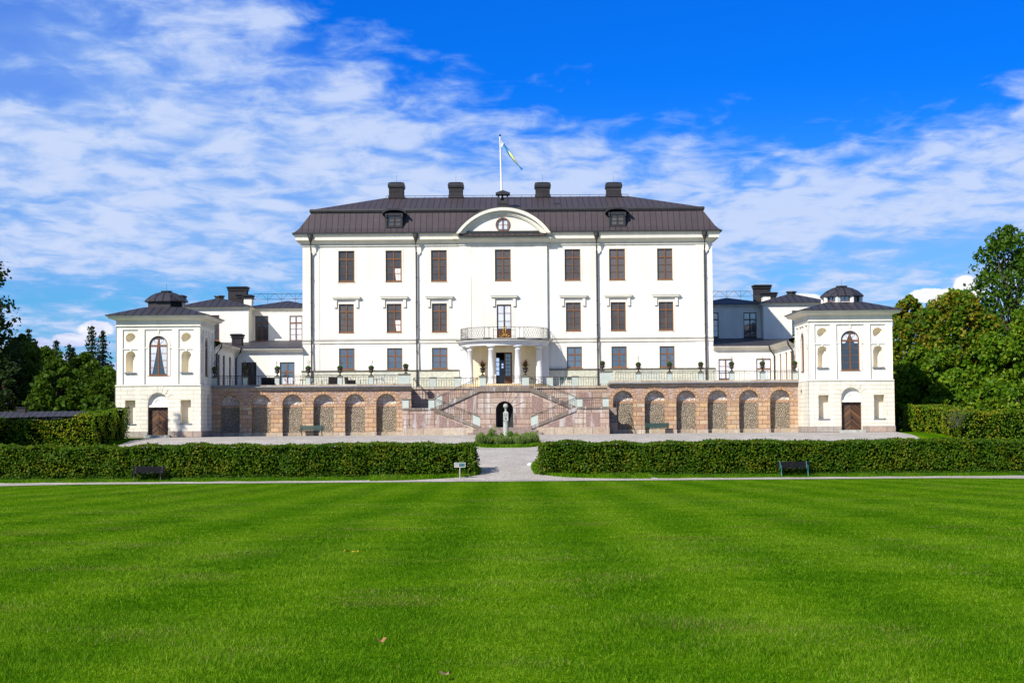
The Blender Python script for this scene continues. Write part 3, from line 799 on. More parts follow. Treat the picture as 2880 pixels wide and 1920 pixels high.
# dormers
for u0, u1, v0, v1 in ((1085, 1132, 587, 640), (1712.5, 1759, 583.5, 637)):
    um = (u0+u1)/2; x0, x1 = WX(u0, 610, 155.7), WX(u1, 610, 155.7); z0 = WZ(um, v1, 155.7); z1 = WZ(um, v0+12.5, 155.7); zt = WZ(um, v0, 155.7); xm = (x0+x1)/2
    d = MB(); d.box(x0, x0+.14, 155.60, 157.6, z0, z1); d.box(x1-.14, x1, 155.60, 157.6, z0, z1)
    d.box(x0+.14, x1-.14, 155.62, 157.6, z0-.0, z0+.12); d.box(x0+.14, x1-.14, 155.62, 157.6, z1-.22, z1)
    d.box(x0-.05, x0+.10, 155.5, 155.6, z1-.38, z1-.05); d.box(x1-.10, x1+.05, 155.5, 155.6, z1-.38, z1-.05)
    do = d.build('dormer', M['black'], roof)
    hw = (x1-x0)/2
    poly = [(xm-hw-.32, z1-.10)] + [(xm+(hw+.32)*cos(pi-pi*k/12)*(1 if True else 1), z1+.02+(zt-z1)*sin(pi*k/12)**.8) for k in range(1, 12)] + [(xm+hw+.32, z1-.10)] + [(xm+(hw+.22)*cos(pi*k/12), z1-.12+(zt-z1-.02)*sin(pi*k/12)**.8) for k in range(1, 12)]
    MB().prism(poly, 155.42, 158.2).build('dormer_roof', M['black'], roof)
    T = TF(155.6)
    o = MB(T); bars(o, x0+.14, x1-.14, z0+.12, z1-.05, .16, None, rows=3, fw=.05)
    o.build('dormer_window', M['frameblk'], roof)
    MB(T).fill(rect(x0+.1, x1-.1, z0+.1, z1-.04), .17).build('dormer_pane', M['glass'], roof)
# segmental pediment
PXc = (RX0+RX1)/2; hw = (WX(1546,640,155.4)-WX(1278,640,155.4))/2
zb = WZ(1414, 657, 155.4); zt = WZ(1414, 583, 155.2); rise = zt - zb
R = (hw*hw + rise*rise)/(2*rise); zc = zt - R; A = math.asin(hw/R)
def arcband(r0, r1, y0, y1, cut=None, n=32):
    out = [(PXc + r1*sin(-A+2*A*k/n), zc + r1*cos(-A+2*A*k/n)) for k in range(n+1)]
    inn = [(PXc + r0*sin(A-2*A*k/n), zc + r0*cos(A-2*A*k/n)) for k in range(n+1)]
    return MB().prism([(x, max(z, zb-.02)) for x, z in out] + [(x, max(z, zb-.02)) for x, z in inn], y0, y1)
ped = arcband(R-.62, R-.34, 155.02, 156.6).build('pediment', M['trim'], palace)
arcband(R-.335, R-.02, 154.72, 156.6).build('pediment_moulding', M['trim'], ped)
arcband(R-.72, R-.625, 155.12, 156.6).build('pediment_moulding', M['trim'], ped)
arcband(R-.018, R+.05, 154.66, 160.5).build('pediment_roof', M['roof'], ped)
OX, OZ, OR = WX(1414.6, 635, DM), WZ(1414.6, 635, DM), 20.7*DM/F
n = 30
tym = [(PXc + (R-.5)*sin(-A+2*A*k/n), zc + (R-.5)*cos(-A+2*A*k/n)) for k in range(n+1)]
tym = [(x, max(z, zb-.1)) for x, z in tym]
m_ = MB(TF(155.28)).plate(tym, [circ(OX, OZ, OR*.86, 28)], 0, .15)
m_.build('tympanum', M['stucco'], ped)
s = MB(TF(155.28)).plate(circ(OX, OZ, OR, 32), [circ(OX, OZ, OR*.84, 32)], -.06, .16)
s.add([(x,-.06,z) for x,z in circ(OX,OZ,OR,32)]+[(x,0,z) for x,z in circ(OX,OZ,OR,32)], [(i,(i+1)%32,(i+1)%32+32,i+32) for i in range(32)])
ow = s.box(OX-.05, OX+.05, .05, .12, OZ-OR*.84, OZ+OR*.84).box(OX-OR*.84, OX+OR*.84, .075, .12, OZ-.015, OZ+.015)
ow = ow.build('oculus_window', M['frame'], palace)
MB(TF(155.28)).fill(circ(OX, OZ, OR*.86, 28), .122).build('pane', M['glassb'], ow)
c = MB(TF(155.28)); curtain_mesh(c, OX-OR*.6, OX-.06, OZ-OR*.55, OZ+OR*.55, .10, waves=3); curtain_mesh(c, OX+.06, OX+OR*.6, OZ-OR*.55, OZ+OR*.55, .10, waves=3)
c.build('curtain', M['curtain'], ow)
s = MB()
s.add([(PXc-hw+.25,154.85,zb-.26),(PXc+hw-.25,154.85,zb-.26),(PXc+hw-.35,155.27,zb+.02),(PXc-hw+.35,155.27,zb+.02)], [(0,1,2,3)])
s.build('pediment_flashing', M['roof'], ped)
# bell turret
bx0, bx1 = WX(1400, 570, 157), WX(1429, 570, 157); bm = (bx0+bx1)/2
zb0, zb1, zb2, zb3 = WZ(1414, 584, 157), WZ(1414, 566, 157), WZ(1414, 549, 157), WZ(1414, 535, 157)
d = MB(); d.box(bx0, bx1, 156.55, 157.45, zb0-.3, zb1)
for x in (bx0, bx1-.13):
    for y in (156.55, 157.32): d.box(x, x+.13, y, y+.13, zb1, zb2)
tur = d.build('bell_turret', M['chim'], palace)
MB().rings(bx0, bx1, 156.55, 157.45, [(.0, zb2-.02), (.18, zb2), (.18, zb2+.16), (-.42, zb3)], cap=True, bottom=True).build('turret_roof', M['black'], tur)
MB().lathe([(.02, zb2-.02), (.09, zb2-.08), (.12, zb2-.24), (.15, zb2-.36), (.21, zb2-.44), (.20, zb2-.45)], (bm-.06, 157), 14).build('bell', M['bronze'], tur)
# downpipes with hoppers
for u, dd in ((876, 0), (1171, 0), (1678, 0), (1981, 0)):
    x = WX(u, 800, DM)
    p = MB(); p.tube([(x, 155.30, ZE-.05), (x, 155.30, ZE-.2), (x, 155.32, ZE-.5)], .05, 6)
    p.lathe([(.04, ZE-.95), (.10, ZE-.78), (.15, ZE-.62), (.24, ZE-.42), (.25, ZE-.16), (.16, ZE-.08)], (x, 155.34), 12)
    p.tube([(x, 155.34, ZE-.9), (x+.01, 155.5, ZE-1.4), (x+.02, 155.78, ZE-1.95), (x+.03, 155.78, zs+.3), (x+.03, 155.72, zs+.1), (x+.03, 155.72, zs-.3), (x+.04, 155.76, zs-.6), (x+.04, 155.70, zp), (x+.04, 155.70, ZT)], .075, 8)
    for k in range(6): z = ZT+1.2+k*2.2; p.lathe([(.085, z), (.10, z+.02), (.10, z+.08), (.085, z+.10)], (x+.032, 155.77), 8)
    p.build('downpipe', M['pipe'], palace)
# round portico with balcony
PC = (WX(1419, 960, DM), DM-RP)
E1, E0 = WZ(1420, 953, 151.6), WZ(1420, 970, 152.0)
po = MB().halflathe([(3.35, E0), (3.92, E0), (3.92, E0+.20), (3.98, E0+.21), (3.98, E0+.36), (4.12, E0+.40), (4.26, E0+.50), (4.30, E1-.10), (4.30, E1-.03), (4.2, E1), (.01, E1+.01)], PC, 48)
po.halflathe([(3.35, E0), (3.35, E0+.3), (.01, E0+.3)], PC, 48)
por = po.build('portico_entablature', M['portico'], palace, smooth=False)
MB().halflathe([(4.33, E1-.03), (4.34, E1+.03), (3.9, E1+.05), (.01, E1+.06)], PC, 48).build('portico_roof', M['black'], palace)
MB().halflathe([(4.6, ZT-.3), (4.6, ZT+.16), (4.3, ZT+.16), (4.3, ZT+.30), (4.05, ZT+.30), (4.05, ZP), (.01, ZP)], PC, 48).build('portico_steps', M['sandstone'], palace)
def shaft(x, y, name='column'):
    zc0 = ZP; H = E0 - ZP; c = MB()
    c.lathe([(.34, zc0), (.34, zc0+.10), (.30, zc0+.13), (.29, zc0+.2), (.285, zc0+H*.35), (.235, E0-.42), (.27, E0-.40), (.27, E0-.36), (.235, E0-.34), (.24, E0-.22), (.33, E0-.12), (.34, E0-.11)], (x, y), 24)
    c.box(x-.38, x+.38, y-.38, y+.38, E0-.11, E0)
    return c.build(name, M['portico'], palace, smooth=False)
for a in (-57.5, -18.8, 18.8, 57.5):
    o = shaft(PC[0]+3.62*sin(radians(a)), PC[1]-3.62*cos(radians(a)))
    o.data.polygons.foreach_set('use_smooth', [len(p.vertices) == 4 and abs(p.normal.z) < .95 and p.area < .6 for p in o.data.polygons])
for sx in (-1, 1):
    x = PC[0]+sx*3.66
    MB().box(x-.30, x+.30, PC[1]-.55, PC[1]-.001, ZP-.3, E0-.22).box(x-.36, x+.36, PC[1]-.61, PC[1]-.001, E0-.22, E0-.001).build('pilaster', M['portico'], palace)
rl = MB(); RB, zr0, zr1 = 3.92, E1+.10, WZ(1419, 918.5, 151.8)
def pp(a, z, r=RB): return (PC[0]+r*sin(radians(a)), PC[1]-r*cos(radians(a)), z)
for z in (zr0+.03, zr1): rl.tube([pp(a, z) for a in range(-90, 91, 3)], .020, 4)
posts = [-90, -62, -56, -26, -14, 14, 26, 56, 62, 90]
for a in posts: rl.tube([pp(a, E1), pp(a, zr1+.02)], .024, 5)
for a0, a1, k in ((-88,-63,6), (-55,-27,7), (-13.5,13.5,0), (27,55,7), (63,88,6)):
    for i in range(-2, k+2) if k else ():
        s0, s1 = (a1-a0)/k*i, (a1-a0)/k*(i+2)
        for f in (1, -1):
            q = []
            for tt in np.linspace(0, 1, 9):
                a = a0 + s0 + (s1-s0)*tt if f > 0 else a1 - s0 - (s1-s0)*tt
                if a0 <= a <= a1: q.append(pp(a, zr0+.03+(zr1-zr0-.03)*tt))
            if len(q) > 1: rl.tube(q, .012, 4)
for f in (-1, 1):
    for k in range(2): rl.tube([pp(f*13.5, zr0+.2+k*.5), pp(f*3.5, zr0+.2+k*.5)], .012, 4)
rail = rl.build('balcony_railing', M['iron'], palace)
for a in (-59, -20, 20, 59):
    MB().lathe([(.02, zr0), (.02, zr1-.1), (.03, zr1-.08)], pp(a, 0)[:2], 5).add([pp(a-2.2, zr1-.1), pp(a+2.2, zr1-.1), pp(a+2.2, zr1-.06), pp(a-2.2, zr1-.06)], [(0,1,2,3)]).build('railing_spike', M['iron'], rail)
for a in (-61, -22, 22, 61):
    x, y, _ = pp(a, 0, 4.0); MB().box(x-.38, x+.38, y-.22, y+.22, E1+.02, E1+.16).build('railing_block', M['capstone'], rail)
# gilded double-C monogram in the middle of the railing
g = MB(); zc_ = (zr0+zr1)/2
for f in (-1, 1):
    q_ = []
    for k in range(27):
        a = radians(50 + 260*k/26)
        lx, lz = f*(.10 + .21*cos(a)), .36*sin(a)
        x, y, _ = pp(math.degrees(lx/RB), 0, RB+.03); q_.append((x, y, zc_ + .10 + lz))
    g.tube(q_, .026, 5)
    g.tube([pp(math.degrees(f*q/RB), zc_-.30-.09*sin((q-.05)*9), RB+.03) for q in np.linspace(.05, .42, 9)], .024, 5)
g.build('monogram', M['gold'], rail)

# flagpole on the ridge with its long pennant blown to the right
fx = WX(1407, 480, 161.5); ftop = WZ(1407, 384, 161.5)
fp = thing('flagpole', (fx, 161.5, ZRG-.3), 'white flagpole on the roof ridge with a blue and yellow pennant', 'flagpole')
MB().tube([(fx+.12, 161.5, ZRG-.3), (fx, 161.5, ftop)], .10, 10, .06).build('pole', M['whitepaint'], fp)
MB().lathe([(.03, ftop-.02), (.10, ftop+.05), (.10, ftop+.13), (.02, ftop+.2)], (fx, 161.5), 10).build('finial', M['black'], fp)
def pennant_mat():
    m, t, b = new_mat('pennant_cloth'); co_ = t.n('ShaderNodeAttribute', attribute_name='st').outputs['Vector']
    s = t.sep(co_)
    yel = t.m('LESS_THAN', t.m('ABSOLUTE', t.m('SUBTRACT', s[1], .60)), t.m('MULTIPLY', t.m('MULTIPLY', t.smooth(s[0], .22, .5), t.smooth(s[0], .86, .6)), .26))
    c = t.mix(yel, (.02,.17,.42), (.75,.72,.12)); c = t.mix(t.m('LESS_THAN', s[0], .12), c, (.8,.8,.8))
    t.L.new(c, b.inputs['Base Color']); b.inputs['Roughness'].default_value = .8
    return m
A0 = Vector((WX(1409, 393, 161.5), 161.5, WZ(1409, 393, 161.5))); A1 = Vector((WX(1469, 480, 161.5), 160.9, WZ(1469, 480, 161.5)))
n = 36; pts = []; stv = []
wdt = [.70, .50, .14, .22, .30, .34, .36, .36, .30, .24, .18, .11, .07, .10, .18, .24]
for i in range(n+1):
    s = i/n; p = A0.lerp(A1, s) + Vector((0, .12*sin(s*9), -.18*sin(s*pi)))
    wd = float(np.interp(s*15, range(16), wdt))
    dv = Vector((-.10, 0, -1)) if s < .1 else Vector((.62, .5*sin(s*7), .55)).normalized()
    for k in range(4):
        q = k/3
        base = p if s < .1 else p - dv*wd*.5
        pts.append(tuple(base + dv*wd*q + Vector((0, .05*sin(q*5+s*12), 0)))); stv.append((s, q, 0))
pn = MB().add(pts, [(i*4+k, i*4+k+1, i*4+k+5, i*4+k+4) for i in range(n) for k in range(3)]).build('pennant', pennant_mat(), fp)
at = pn.data.attributes.new('st', 'FLOAT_VECTOR', 'POINT'); at.data.foreach_set('vector', np.array(stv, np.float32).ravel())
sol = pn.modifiers.new('thickness', 'SOLIDIFY'); sol.thickness = .02
# ------------------------------------------------------------------ corner pavilions
DPV = 138.0; PH = 3.35
def pavilion(xc, zb, side, label, lit):
    """side = +1: the inner face looks to +x; -1: to -x"""
    y0 = DPV; yc = y0 + PH
    root = thing('pavilion', (xc, yc, zb), label, 'pavilion', 'square pavilions at the ends of the terrace')
    HL, HU = 3.40, 3.33
    def front(u, w, z): return (xc + u, y0 + w, zb + z)
    def inner(u, w, z): return (xc + side*(PH + (HL-PH) - w), yc + u, zb + z)
    faces = [(front, True), (inner, False)]
    low, upw, panel, sill = MB(), MB(), MB(), MB(); nics = []
    zS, zF = 4.05, 8.78
    for T, fr in faces:
        low.T = upw.T = panel.T = sill.T = T
        holes = []
        dh = .80 if fr else .46
        if fr: holes.append(arch(0, dh, .16, 3.50, 22))
        else: holes.append(arch(0, dh, .75, 3.45, 18))
        nl = [rect(x-.41, x+.41, 1.07, 2.93) for x in (-2.2, 2.2)] if fr else []
        low.plate(rect(-HL, HL, 0, zS), holes + nl, 0, [.42] + [.004]*len(nl))
        for h in nl:
            nic = MB(T); nics.append(nic); nic.fill(h, .62); nic.add([(x, .004, z) for x, z in h]+[(x, .62, z) for x, z in h], [(i, (i+1) % 4, (i+1) % 4+4, i+4) for i in range(4)])
        for h in nl: sill.box(h[0][0]-.05, h[1][0]+.05, -.08, .60, 1.0, 1.075)
        # upper storey: a skin with three sunk panels, niches and the tall window behind it
        k = (HL-HU)
        pr = [rect(-2.82, -1.60, 4.13, 8.52), rect(-1.09, 1.09, 4.13, 8.52), rect(1.60, 2.82, 4.13, 8.52)]
        upw.plate(rect(-HU, HU, zS, zF), pr, k, .10)
        ww = .735
        wh = arch(0, ww, 4.86, 8.02, 22)
        nh = []
        for x in (-2.21, 2.21): nh += [circ(x, 7.86, .40, 22), arch(x, .385, 5.14, 6.82, 16)]
        panel.plate(rect(-HU+.01, HU-.01, zS+.01, zF-.01), [wh] + nh, k+.10, [.22] + [0]*4)
        for x in (-2.21, 2.21):
            # hemispherical and half-round niches
            nic = MB(T); nics.append(nic); pts = []; N = 26; Mm = 12
            for j in range(Mm+1):
                b_ = pi/2*j/Mm
                for i in range(N): a = 2*pi*i/N; pts.append((x+.40*cos(b_)*cos(a), k+.10+.52*sin(b_), 7.86+.40*cos(b_)*sin(a)))
            nic.add(pts, [(j*N+i, j*N+(i+1) % N, (j+1)*N+(i+1) % N, (j+1)*N+i) for j in range(Mm) for i in range(N)])
            nic = MB(T); nics.append(nic); r = .385; zs = 6.82-r; pts = []
            prof = [(5.14, 1.0), (zs, 1.0)] + [(zs+r*sin(pi/2*q/7), cos(pi/2*q/7)) for q in range(1, 8)]
            for z, f in prof:
                for i in range(N+1): a = pi*i/N; pts.append((x-r*f*cos(a), k+.10+1.5*r*f*sin(a), z))
            nic.add(pts, [(j*(N+1)+i, j*(N+1)+i+1, (j+1)*(N+1)+i+1, (j+1)*(N+1)+i) for j in range(len(prof)-1) for i in range(N)])
            nic.add([(x-r*cos(pi*i/N), k+.10+1.5*r*sin(pi*i/N), 5.14) for i in range(N+1)], [tuple(range(N+1))])
            upw.box(x-.60, x+.60, k+.03, k+.10, 6.95, 7.03); upw.box(x-.05, x+.07, k+.03, k+.10, 6.80, 6.95)
            if fr: sill.box(x-.47, x+.47, k-.06, k+.12, 5.05, 5.14)
        for sx in (-1, 1): upw.box(*sorted((sx*.86, sx*1.089)), k+.03, k+.10, 7.02, 7.10)
        upw.plate(arch(0, ww+.20, 4.86, 8.22, 22), [arch(0, ww+.001, 4.861, 8.021, 22)], k+.06)
        upw.box(-.07, .07, k+.03, k+.10, 8.18, 8.50)
        # frieze with upright flutes
        upw.box(-HU+.02, HU-.02, k-.02, k+.2, zF-.06, zF+.02) if False else None
        for i in range(28):
            u = -HU+.16+(2*HU-.32)*i/27
            wd = .05 if i % 4 else .10
            upw.box(u-wd/2, u+wd/2, k-.028, k+.01, 8.84, 9.22)
        # rustication relief: voussoirs over the door
        for q in range(7) if fr else ():
            a = radians(30 + 20*q)
            low.add([(0.86*cos(a), -.025, 2.70+.86*sin(a)), (1.34*cos(a+.03), -.025, 2.70+1.34*sin(a+.03)), (1.34*cos(a+.28), -.025, 2.70+1.34*sin(a+.28)), (.86*cos(a+.28), -.025, 2.70+.86*sin(a+.28))], [(0,1,2,3)])
    low.T = upw.T = None
    # the two plain far sides
    for mb_, H, z0, z1 in ((low, HL, 0, zS), (upw, HU, zS, 9.3)):
        xo = xc - side*H
        mb_.quad((xo, yc-H, zb+z0), (xo, yc+H, zb+z0), (xo, yc+H, zb+z1), (xo, yc-H, zb+z1))
        mb_.quad((xc-H, yc+H, zb+z0), (xc+H, yc+H, zb+z0), (xc+H, yc+H, zb+z1), (xc-H, yc+H, zb+z1))
    low.build('lower_wall', M['rust'], root); upw.build('upper_wall', M['stucco'], root); panel.build('sunk_panel', M['stucco'], root)
    sill.T = None
    for q_ in nics: q_.build('niche', M['nichebounce'], root)
    sill.build('niche_sill', M['lead'], root)
    B = lambda H: (xc-H, xc+H, yc-H, yc+H)
    MB().rings(*B(HL), [(-.3, zb+zS-.001), (.02, zb+zS-.001), (.02, zb+zS+.05), (-.05, zb+zS+.09)], cap=False).build('string_course', M['trim'], root)
    for xa_, xb_ in ((xc-HL-.05, xc-.84), (xc+.84, xc+HL+.05)): MB().box(xa_, xb_, yc-HL-.05, yc-HL-.002, zb-1, zb+.46).build('base_course', M['plinthstone'], root)
    p = MB()
    xi = xc+side*HL
    p.box(min(xi, xi+side*.05)+.001, max(xi, xi+side*.05)+.001, yc-HL, yc+HL, zb-1, zb+.46)
    p.build('base_course', M['plinthstone'], root)
    MB().box(xc-1.0, xc+1.0, yc-HL-.5, yc-HL+.3, zb-.4, zb+.16).build('door_step', M['stone'], root)
    MB().rings(*B(HU), [(.0, zb+zF), (.06, zb+zF), (.06, zb+zF+.06), (.005, zb+zF+.07), (.005, zb+9.24), (.06, zb+9.25), (.16, zb+9.32), (.52, zb+9.40), (.54, zb+9.46), (.60, zb+9.50), (.66, zb+9.60), (.66, zb+9.63)], cap=True).build('cornice', M['trim'], root)
    rf = MB().rings(*B(HU), [(.74, zb+9.60), (.74, zb+9.67), (.62, zb+9.70), (-(HU-1.5), zb+10.42)], cap=True, bottom=True).build('roof', M['slate'], root)
    # lantern
    a0 = pi/8; c = (xc, yc)
    if lit:
        ln = MB()
        for k in range(8):
            a = a0 + k*pi/4; x, y = xc+1.5*cos(a), yc+1.5*sin(a)
            ln.lathe([(.20, zb+10.35), (.20, zb+10.93)], (x, y), 4, a)
        ln.lathe([(1.5, zb+10.3), (1.5, zb+10.46)], c, 8, a0)
        lo = ln.build('lantern', M['stucco'], root)
        MB().lathe([(1.40, zb+10.4), (1.40, zb+10.92)], c, 8, a0).build('lantern_glass', M['glassb'], lo)
        fr_ = MB()
        for k in range(8):
            a, b_ = a0+k*pi/4, a0+(k+1)*pi/4
            A = Vector((xc+1.44*cos(a), yc+1.44*sin(a), 0)); Bv = Vector((xc+1.44*cos(b_), yc+1.44*sin(b_), 0))
            for f in (.18, .5, .82): q = A.lerp(Bv, f); fr_.tube([(q.x, q.y, zb+10.46), (q.x, q.y, zb+10.92)], .03, 4)
            for z in (10.48, 10.89): p1, p2 = A.lerp(Bv, .15), A.lerp(Bv, .85); fr_.tube([(p1.x, p1.y, zb+z), (p2.x, p2.y, zb+z)], .03, 4)
        fr_.build('lantern_frame', M['frame'], lo)
    else:
        lo = MB().lathe([(1.5, zb+10.3), (1.5, zb+10.93)], c, 8, a0).build('lantern', M['pipe'], root)
        A = Vector((xc+1.52*cos(a0+6*pi/4+pi/4), yc+1.52*sin(a0+6*pi/4+pi/4), 0))
        k = 6; a, b_ = a0+k*pi/4, a0+(k+1)*pi/4
        p = [(xc+1.53*cos(q), yc+1.53*sin(q)) for q in (a+.08, b_-.08)]
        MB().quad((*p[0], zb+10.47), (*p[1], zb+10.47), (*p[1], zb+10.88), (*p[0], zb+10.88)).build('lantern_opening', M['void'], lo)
    MB().lathe([(1.45, zb+10.90), (1.78, zb+10.90), (1.78, zb+10.98), (1.62, zb+11.12), (1.30, zb+11.38), (.85, zb+11.60), (.42, zb+11.70), (.42, zb+11.76), (.48, zb+11.77), (.48, zb+11.83), (.02, zb+11.86)], c, 8, a0).build('lantern_dome', M['slate'], lo)
    s = MB().tube([(xc, yc, zb+11.8), (xc, yc, zb+12.4)], .012, 4)
    for k in range(8):
        a = a0+k*pi/4
        s.tube([(xc+r*cos(a), yc+r*sin(a), zb+z+.01) for r, z in ((1.78,10.98),(1.62,11.12),(1.30,11.38),(.85,11.60),(.42,11.70))], .025, 4)
    s.build('lantern_rib', M['black'], lo)
    # door with blind tympanum
    t_ = MB(front)
    t_.fill([(x, z) for x, z in arch(0, .80, 2.42, 3.50, 22)], .30); t_.box(-.80, .80, .10, .30, 2.36, 2.50); t_.box(-.80, .80, .20, .31, 2.50, 2.54)
    r = [(.36*cos(pi*k/14), 2.74+.30*sin(pi*k/14)) for k in range(15)] + [(.26*cos(pi-pi*k/14), 2.74+.21*sin(pi-pi*k/14)) for k in range(15)]
    t_.T = None
    o = t_; t2 = MB(front); t2.prism(r, .26, .299)
    o.build('tympanum', M['stucco'], root); t2.build('tympanum_relief', M['stucco'], root)
    dd = MB(front).fill(rect(-.74, .74, .16, 2.36), .36); dd.box(-.012, .012, .33, .358, .16, 2.36)
    dw = dd.build('door', M['chevron'], root)
    for xa_, xb_ in ((-.80, -.74), (.74, .80)): MB(front).box(xa_, xb_, .26, .42, .16, 2.36).build('door_jamb', M['door'], dw)
    MB(front).box(.05, .12, .30, .35, 1.12, 1.3).build('handle', M['iron'], dw)
    # windows
    def arched(T, ww, zb_, zt_, rec, rows, curtain, name='arched_window'):
        zs = zt_-ww; fm = MB(T)
        fm.plate(arch(0, ww, zb_, zt_, 22), [arch(0, ww-.085, zb_+.10, zt_-.085, 22)], rec-.07, 0)
        inn = arch(0, ww-.085, zb_+.10, zt_-.085, 22); nn = len(inn)
        fm.add([(x, rec-.07, z) for x, z in inn]+[(x, rec, z) for x, z in inn], [(i, (i+1) % nn, (i+1) % nn+nn, i+nn) for i in range(nn)])
        fm.box(-.055, .055, rec-.065, rec-.004, zb_+.1, zt_-.085); fm.box(-ww+.085, -.055, rec-.06, rec-.004, zs-.10, zs+.02); fm.box(.055, ww-.085, rec-.06, rec-.004, zs-.10, zs+.02)
        for k in range(1, rows):
            z = zb_+.1+(zs-.1-zb_-.1)*k/rows
            for p, q in ((-ww+.085, -.055), (.055, ww-.085)): fm.box(p, q, rec-.035, rec-.004, z-.018, z+.018)
        for a in (48, 132):
            x1, z1 = (ww-.1)*cos(radians(a)), zs+(ww-.1)*sin(radians(a))
            fm.add([(.07*(1 if a < 90 else -1)-.018, rec-.03, zs+.03), (.07*(1 if a < 90 else -1)+.018, rec-.03, zs+.03), (x1+.018, rec-.03, z1), (x1-.018, rec-.03, z1)], [(0,1,2,3)])
        fm.box(-ww-.04, ww+.04, rec-.16, rec-.072, zb_-.04, zb_+.06)
        o = fm.build(name, M['frame'], root)
        MB(T).fill(arch(0, ww, zb_, zt_, 22), rec).build('pane', M['glassn'], o)
        if curtain:
            c = MB(T); cb = zb_+.15 if not lit else zs-.25
            curtain_mesh(c, -ww+.1, -.07, cb, zs+ww*.62, rec-.018, tie=curtain, side=-1, waves=4)
            curtain_mesh(c, .07, ww-.1, cb, zs+ww*.62, rec-.018, tie=curtain, side=1, waves=4)
            c.build('curtain', M['curtain'], o)
        return o
    arched(front, .735, 4.86, 8.02, .30, 4, .78 if not lit else .55)
    arched(inner, .735, 4.86, 8.02, .30, 4, 0)
    arched(inner, .46, .75, 3.45, .30, 4, 0)
    return root
xl = (WX(327, 1060, DPV) + WX(561.7, 1060, DPV))/2; xr = (WX(2275, 1060, DPV) + WX(2512, 1060, DPV))/2
PZ = GB + .05
pavL = pavilion(xl, PZ, 1, 'white pavilion with a dark boarded roof lantern, beside the spruces', False)
pavR = pavilion(xr, PZ, -1, 'white pavilion with a white-posted glazed roof lantern, beside the broadleaf trees', True)
XLI, XRI = xl + 3.33, xr - 3.33         # planes of the inner faces

